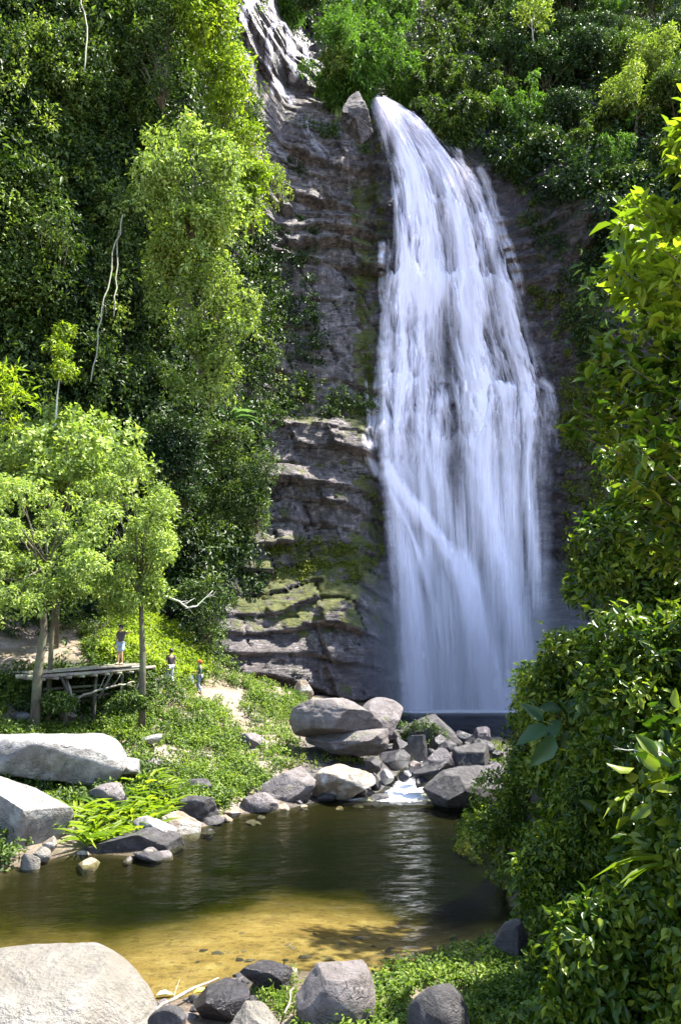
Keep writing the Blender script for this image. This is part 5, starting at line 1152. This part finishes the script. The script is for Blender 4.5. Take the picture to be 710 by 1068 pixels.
for i, q in enumerate(LP):
    P = ground_pt(q[0], q[1]+6)
    LL = LL+[0] if i else [0]
    LL[i] = long_leaf_plant('long_leaved_plant', 'bright green plant with long arching leaves', P, 13, .74, .16, L_YEL if i % 3 else L_GRASS, 610+i, .75, 'long leaved plants at the pool edge')
number_off(LL, ['bright green plant with long arching leaves by the pool']*len(LL))
for i, (u, v) in enumerate([(242, 824), (236, 836), (256, 818)]):
    long_leaf_plant('shore_fern', ('small fern on the mossy rocks near the water, middle one of three', 'lowest small fern on the mossy rocks, nearest the water', 'right one of three small ferns on the mossy rocks')[i], ground_pt(u, v), 14, .35, .14, L_MOSS, 655+i, .8, 'small ferns by the water')

# ------------------------------------------------------------------ ground cover on the left bank
BANK = [(-40, 700), (-40, 860), (0, 840), (60, 845), (90, 840), (185, 845), (215, 850), (245, 838), (285, 812), (300, 800), (312, 775), (305, 745), (325, 728), (300, 712), (250, 706), (215, 692), (180, 660), (150, 640), (110, 640), (80, 650), (95, 700), (60, 720)]
PATHX = [[(196, 712), (240, 712), (262, 722), (248, 744), (236, 745), (232, 730), (205, 732)], [(236, 740), (250, 744), (268, 775), (282, 805), (270, 806), (255, 778)], [(60, 742), (92, 745), (85, 756), (56, 752)], [(0, 735), (40, 725), (45, 745), (0, 762)]]
BOX = [[(-20, 770), (130, 765), (135, 800), (60, 812), (-20, 812)]]
lit = [(150, 640), (185, 662), (215, 692), (212, 712), (150, 705), (112, 690), (110, 645)]
cover('bank_ground_cover', BANK, 4600, .27, 30, .13, L_GRASS, 701, .10, PATHX, lobes=.4, on='g', up=.9, squash=.7, dens=lambda u, v: .2+.8*ss(.36, .5, fbm(u/22, v/9, 0, 3, 71)))
cover('bank_leaf_mounds', BANK, 900, .42, 60, .13, L_MID, 702, .22, PATHX, lobes=.4, on='g', up=.8, squash=.7, dens=lambda u, v: ss(.5, .62, fbm(u/26, v/11, 0, 3, 72)))
cover('deck_front_plants', [(25, 714), (150, 706), (160, 735), (90, 750), (15, 748)], 230, .42, 60, .15, L_MID, 712, .42, (), lobes=.3, on='g', up=.9)
cover('under_deck_shade_leaves', [(45, 702), (150, 696), (150, 712), (45, 722)], 120, .4, 40, .15, L_DARK, 713, .1, (), lobes=.2, on='g')  # dark leaves added to paint in the black shade below the deck
cover('bright_slope_plants', lit, 420, .45, 80, .16, L_YEL, 703, .25, (), lobes=.4, on='g', up=.9)
cover('left_edge_plants', [(-30, 812), (4, 808), (10, 850), (30, 885), (14, 905), (-30, 915)], 60, .28, 40, .17, L_MID, 704, .15, (), on='g')
cover('rock_weeds', [(412, 752), (440, 746), (462, 756), (470, 775), (445, 782), (415, 775)], 90, .22, 40, .11, L_MID, 705, .35, (), on='g', up=.9)
cover('shore_moss', [(300, 786), (395, 786), (395, 800), (300, 802)], 40, .2, 30, .1, L_MOSS, 706, .1, (), on='g')
cover('hollow_plants', [(-40, 690), (20, 690), (50, 640), (110, 640), (100, 660), (50, 690), (20, 725), (-40, 740)], 110, .4, 40, .17, L_MID, 707, .2, (), on='g', dens=lambda u, v: ss(.45, .55, fbm(u/15, v/9, 0, 3, 75)))
cover('far_bank_plants', [(180, 640), (240, 640), (250, 708), (215, 692)], 120, .45, 50, .2, L_MID, 708, .3, (), on='g')
cover('cliff_foot_weeds', [(250, 708), (300, 716), (300, 722), (330, 735), (300, 745), (262, 730)], 90, .3, 40, .13, L_GRASS, 709, .1, (), on='g')

# ------------------------------------------------------------------ right bank: everything grows over it
RM = [(520, 705), (560, 672), (600, 650), (630, 560), (760, 480), (760, 1110), (560, 1110), (545, 1000), (540, 930), (505, 900), (480, 880), (495, 840), (500, 780)]
cover('bank_creepers', RM, 3300, .30, 46, .105, L_NEAR, 801, .05, (), kind=1, lobes=1.4, on='g', asp=.55, dens=lambda u, v: .12+.88*ss(.4, .52, fbm(u/26, v/26, 0, 3, 81)))
cover('bank_vine_leaves', [(545, 690), (600, 655), (700, 600), (760, 600), (760, 1010), (600, 1010), (560, 900), (560, 800)], 800, .28, 18, .17, L_NEAR, 802, .12, (), kind=1, lobes=1.8, on='g', asp=.6)
cover('nose_moss', [(506, 712), (535, 690), (560, 690), (550, 740), (535, 800), (505, 830), (488, 880), (500, 905), (478, 890), (488, 830), (500, 780)], 420, .16, 40, .07, L_MOSS, 803, .05, (), lobes=.3, on='g')
shrub_px('shore_shrub', 'leafy shrub hanging low over the dark water at the foot of the right bank', 'shrub', rand_clumps([(505, 820), (545, 810), (560, 860), (545, 905), (500, 895), (480, 880)], 22, 16, 21), 18.6, .09, L_NEAR, 4200, 811, kind=1, thick=.015)
shrub_px('bank_top_shrub', 'rounded shrub with small shiny leaves on the top of the right bank', 'shrub', rand_clumps([(560, 690), (590, 665), (620, 672), (625, 720), (590, 745), (560, 735)], 24, 18, 22), 16.6, .12, L_NEAR, 4200, 812, kind=1, thick=.015)
shrub_px('small_leaf_shrub', 'dense small leaved shrub with yellow glints in front of the shaded rock wall', 'shrub', rand_clumps([(618, 560), (632, 500), (660, 462), (740, 450), (740, 660), (640, 680), (604, 655), (612, 610)], 74, 20, 23), 14.0, .12, L_NEAR, 17000, 813, kind=1, thick=.02, base=W(700, 760, 15.0))
shrub_px('shade_shrub', 'dark shrub filling the shade at the middle of the right edge', 'shrub', rand_clumps([(640, 640), (740, 640), (740, 860), (660, 860), (625, 760), (620, 700)], 50, 24, 24), 12.6, .14, L_NEAR, 9000, 814, kind=1, thick=.02, base=W(740, 900, 13.2))
shrub_px('low_bank_shrub', 'green shrub low on the right bank above the bright weeds', 'shrub', rand_clumps([(560, 880), (600, 870), (620, 920), (600, 960), (560, 960), (545, 920)], 24, 17, 25), 13.6, .10, L_NEAR, 4200, 815, kind=1, thick=.015)
shrub_px('corner_plants', 'dark leafy plants in the bottom right corner', 'plant', rand_clumps([(600, 960), (740, 900), (740, 1110), (580, 1110), (570, 1000)], 54, 26, 26), 10.6, .13, L_NEAR, 8000, 816, kind=1, thick=.012, base=W(690, 1100, 10.6))
shrub_px('hanging_vines', 'curtain of narrow leaved vines hanging down the dark rock of the right bank', 'vine', rand_clumps([(590, 790), (650, 780), (660, 900), (600, 900)], 26, 18, 27), 13.4, .12, L_NEAR, 3500, 817, kind=1, asp=.3, thick=.012, hangs=40)
cover('bright_weeds', [(372, 1040), (400, 1018), (440, 1005), (480, 992), (530, 985), (556, 1000), (575, 1060), (575, 1110), (350, 1110), (360, 1062)], 820, .15, 26, .075, L_GRASS, 821, .07, [[(426, 1032), (486, 1028), (490, 1080), (424, 1080)]], kind=1, lobes=.2, on='g', up=.9, squash=.8)
cover('shore_weeds', [(266, 1030), (290, 1016), (312, 1020), (312, 1062), (290, 1066), (270, 1052)], 60, .12, 22, .075, L_GRASS, 822, .05, (), kind=1, lobes=.1, on='g', asp=.3)
cover('front_weeds', [(300, 1058), (400, 1056), (400, 1110), (300, 1110)], 60, .12, 22, .07, L_GRASS, 823, .06, (), kind=1, lobes=.1, on='g')

# tree whose leafy branches reach in from the right
def near_tree():
    rg = np.random.default_rng(91); base = np.array([6.4, 9.0, 4.4]); t = thing('overhanging_tree', 'near tree reaching in from the right with large glossy leaves, upper ones painted backlit yellow', 'tree', tuple(base))
    polys = [([(745, 90), (712, 100), (696, 140), (700, 180), (660, 205), (636, 222), (632, 250), (608, 282), (618, 312), (650, 330), (745, 330)], 60, 8.6, 0),
             ([(655, 320), (640, 345), (618, 360), (600, 405), (580, 448), (592, 470), (622, 470), (650, 500), (745, 520), (745, 320)], 66, 8.4, 1),
             ([(640, 480), (625, 520), (630, 560), (745, 640), (745, 480)], 40, 9.4, 1)]
    mb = MB(); C = []; up = []
    mb.tube([(0, 0, -1), (-.1, .1, 1.2), (-.25, 0, 2.8), (-.3, -.2, 4.6), (-.2, -.2, 6.5)], [.16, .14, .12, .08, .04], 10, .08)
    for poly, n, Y, w in polys:
        q = poly_pts(rg, poly, n)
        for a in q: C.append(W(a[0], a[1], Y+rg.normal()*.7)-base); up.append(w)
    C = np.array(C); up = np.array(up)
    pos = []; d = []; nr = []; ll = []; top = []
    for i, c in enumerate(C):
        s = Vector((-.25, -.1, float(np.clip(c[2]-1.2-rg.random()*1.2, -.4, 5.5)))); e = Vector(c); m = s.lerp(e, .5)+Vector((0, 0, .12)); L = (e-s).length
        mb.tube([s, m, e], [.014+.004*L, .011, .005], 5, .1, i)
        k = 44; dirr = np.array((e-m).normalized()); f = rg.random(k)
        tip = c+dirr*0; p = np.array(m)[None]*(1-f)[:, None]*.45+c[None]*(f+(1-f)*.55)[:, None]
        tt = nrmz(rdir(rg, k)*.8+dirr*.7+np.array([0, 0, -.15])); pos.append(p+rg.normal(size=(k, 3))*.05); d.append(tt); nr.append(nrmz(rdir(rg, k)*.5+np.array([0, -.1, 1.0]))); ll.append((.09+.14*rg.random(k))*(1.15 if up[i] == 0 else 1.0)); top.append(np.full(k, up[i]))
    pos, d, nr, ll, top = map(np.concatenate, (pos, d, nr, ll, top))
    obj('trunk', mb.mesh('trunk', True), BARK, t)
    a = top == 0
    obj('upper_foliage', leaf_mesh('upper_foliage', [(pos[a], d[a], nr[a], ll[a], ll[a]*.42, 1, .22)], rg), L_YEL, t)  # sun's backlight painted in: upper leaves get the yellow material
    obj('lower_foliage', leaf_mesh('lower_foliage', [(pos[~a], d[~a], nr[~a], ll[~a], ll[~a]*.42, 1, .22)], rg), L_NEAR, t)
near_tree()
L_BIG = mat_leaf('leaf_big_bluish', (.02, .05, .018), (.04, .09, .03), (.08, .14, .06), .25, .3)
def large_leaf_plant():
    rg = np.random.default_rng(92); g = ground_pt(598, 775); Y0 = g[1]-.75; b = g+np.array([.1, .15, -.1]); t = thing('large_leaved_plant', 'plant with very large dull green leaves standing out of the right bank near the falls', 'plant', tuple(b))
    lv = [(566, 752, 546, 732), (585, 750, 568, 775), (598, 760, 584, 792), (604, 762, 616, 794), (612, 760, 637, 786), (602, 748, 622, 738), (574, 760, 536, 770), (586, 742, 562, 734), (592, 745, 604, 722), (606, 770, 640, 800), (578, 768, 556, 800)]
    pos = []; d = []; nr = []; l = []; mb = MB(); hub = W(597, 768, Y0+.35)-b
    mb.tube([(0, 0, 0), hub*.5+np.array([0, 0, .08]), hub], [.02, .016, .012], 7)
    for i, (u0, v0, u1, v1) in enumerate(lv):
        Y = Y0+.2*rg.normal()*.6; p = W(u0, v0, Y)-b; e = W(u1, v1, Y-.25*rg.random())-b; pos.append(p); d.append(e-p); l.append(np.linalg.norm(e-p)*.95); nr.append([rg.normal()*.5, -.5-.5*rg.random(), .9]); mb.tube([hub, (hub+p)/2+np.array([0, .03, .04]), p], [.009, .008, .006], 6)
    obj('leaves', leaf_mesh('leaves', [(np.array(pos), np.array(d), nrmz(np.array(nr)), np.array(l), np.array(l)*.52, 1, .35)], rg), L_BIG, t); obj('stalks', mb.mesh('stalks', True), mat_culm, t)
large_leaf_plant()
stick('bare_twig', 'thin bare forked twig in front of the right bank', 'twig', [W(708, 802, 10.5), W(690, 785, 10.4), W(668, 783, 10.3), W(640, 781, 10.3)], [.012, .01, .008, .005], BARK_PALE, 6, 3, 31)

# more kinds of leaves on the right bank
cover('bank_yellow_leaves', [(560, 700), (640, 640), (740, 520), (740, 1100), (600, 1100), (560, 960)], 150, .3, 16, .14, L_YEL, 841, .35, (), kind=1, lobes=1.6, on='g', asp=.5, dens=lambda u, v: ss(.5, .6, fbm(u/30, v/30, 0, 3, 85)))
cover('bank_broad_leaves', [(590, 680), (740, 600), (740, 960), (620, 960), (580, 820)], 170, .34, 9, .27, L_NEAR, 842, .45, (), kind=1, lobes=1.6, on='g', asp=.5)
cover('bank_pale_leaves', [(540, 700), (620, 650), (680, 700), (640, 900), (560, 820)], 90, .3, 14, .12, L_LIGHT, 843, .4, (), kind=1, lobes=1.4, on='g', asp=.6)
for i, (u, v, L, lb) in enumerate([(600, 905, .6, 'strap leaved fern hanging beside the vine curtain on the right bank'), (700, 905, .7, 'strap leaved fern near the right edge, low on the bank'), (625, 975, .5, 'strap leaved fern above the dark corner plants'), (668, 835, .55, 'strap leaved fern in the shade under the bare twig'), (556, 935, .4, 'strap leaved fern just above the bright weeds at the pool corner')]):
    g = ground_pt(u, v); long_leaf_plant('bank_fern', lb, g+np.array([-.2, -.75, .1]), 13, L, .14, (L_NEAR, L_YEL)[i % 2], 860+i, 1.0, up=.5, droop=.8)
rg = np.random.default_rng(71)
def vine(label, u, v0, v1, seed):
    g = ground_pt(u, (v0+v1)/2); Y = g[1]-.6; rg = np.random.default_rng(seed); a = W(u, v0, Y); e = W(u+rg.normal()*6, v1, Y-.1); n = 46; f = np.sort(rg.random(n)); t = thing('hanging_vine', label, 'vine', tuple(a), group='vines hanging down the right bank')
    P = (e-a)[None]*f[:, None]+np.stack([.05*np.sin(f*9+seed), .05*np.cos(f*7), 0*f], -1); mb = MB(); mb.tube([tuple(q) for q in P[::5]], .008, 5); obj('stem', mb.mesh('stem', True), BARK_LIANA, t)
    d = nrmz(rdir(rg, n)+np.array([0, -.3, -.5])); l = .10+.07*rg.random(n); obj('leaves', leaf_mesh('leaves', [(P, d, nrmz(rdir(rg, n)*.5+np.array([0, -1, .6])), l, l*.5, 1, .2)], rg), (L_NEAR, L_LIGHT)[seed % 2], t); return t
VN = [vine('x', u, v0, v1, 900+i) for i, (u, v0, v1) in enumerate([(575, 770, 850), (612, 800, 900), (640, 790, 880), (655, 860, 960), (690, 700, 800), (628, 700, 770), (600, 860, 940), (560, 760, 830), (676, 900, 1000), (648, 610, 690)])]
number_off(VN, ['leafy vine hanging down the face of the right bank']*len(VN))
t = crown_tree('added_shade_tree', 'unseen dark tree added beyond the right edge to shade the pool', 'tree', 951, 15.0, 3.3, 7000, .3, L_DARK, nclump=30); t.location = (10.6, 19.5, 4.5)  # unseen tree added to cast shade over the right of the pool

cover('left_bank_cover', [(-420, 690), (-42, 690), (-42, 760), (-150, 800), (-130, 900), (-60, 930), (-420, 1000)], 1100, .5, 34, .16, L_GRASS, 731, .1, (), lobes=.3, on='g', up=.9, squash=.7)
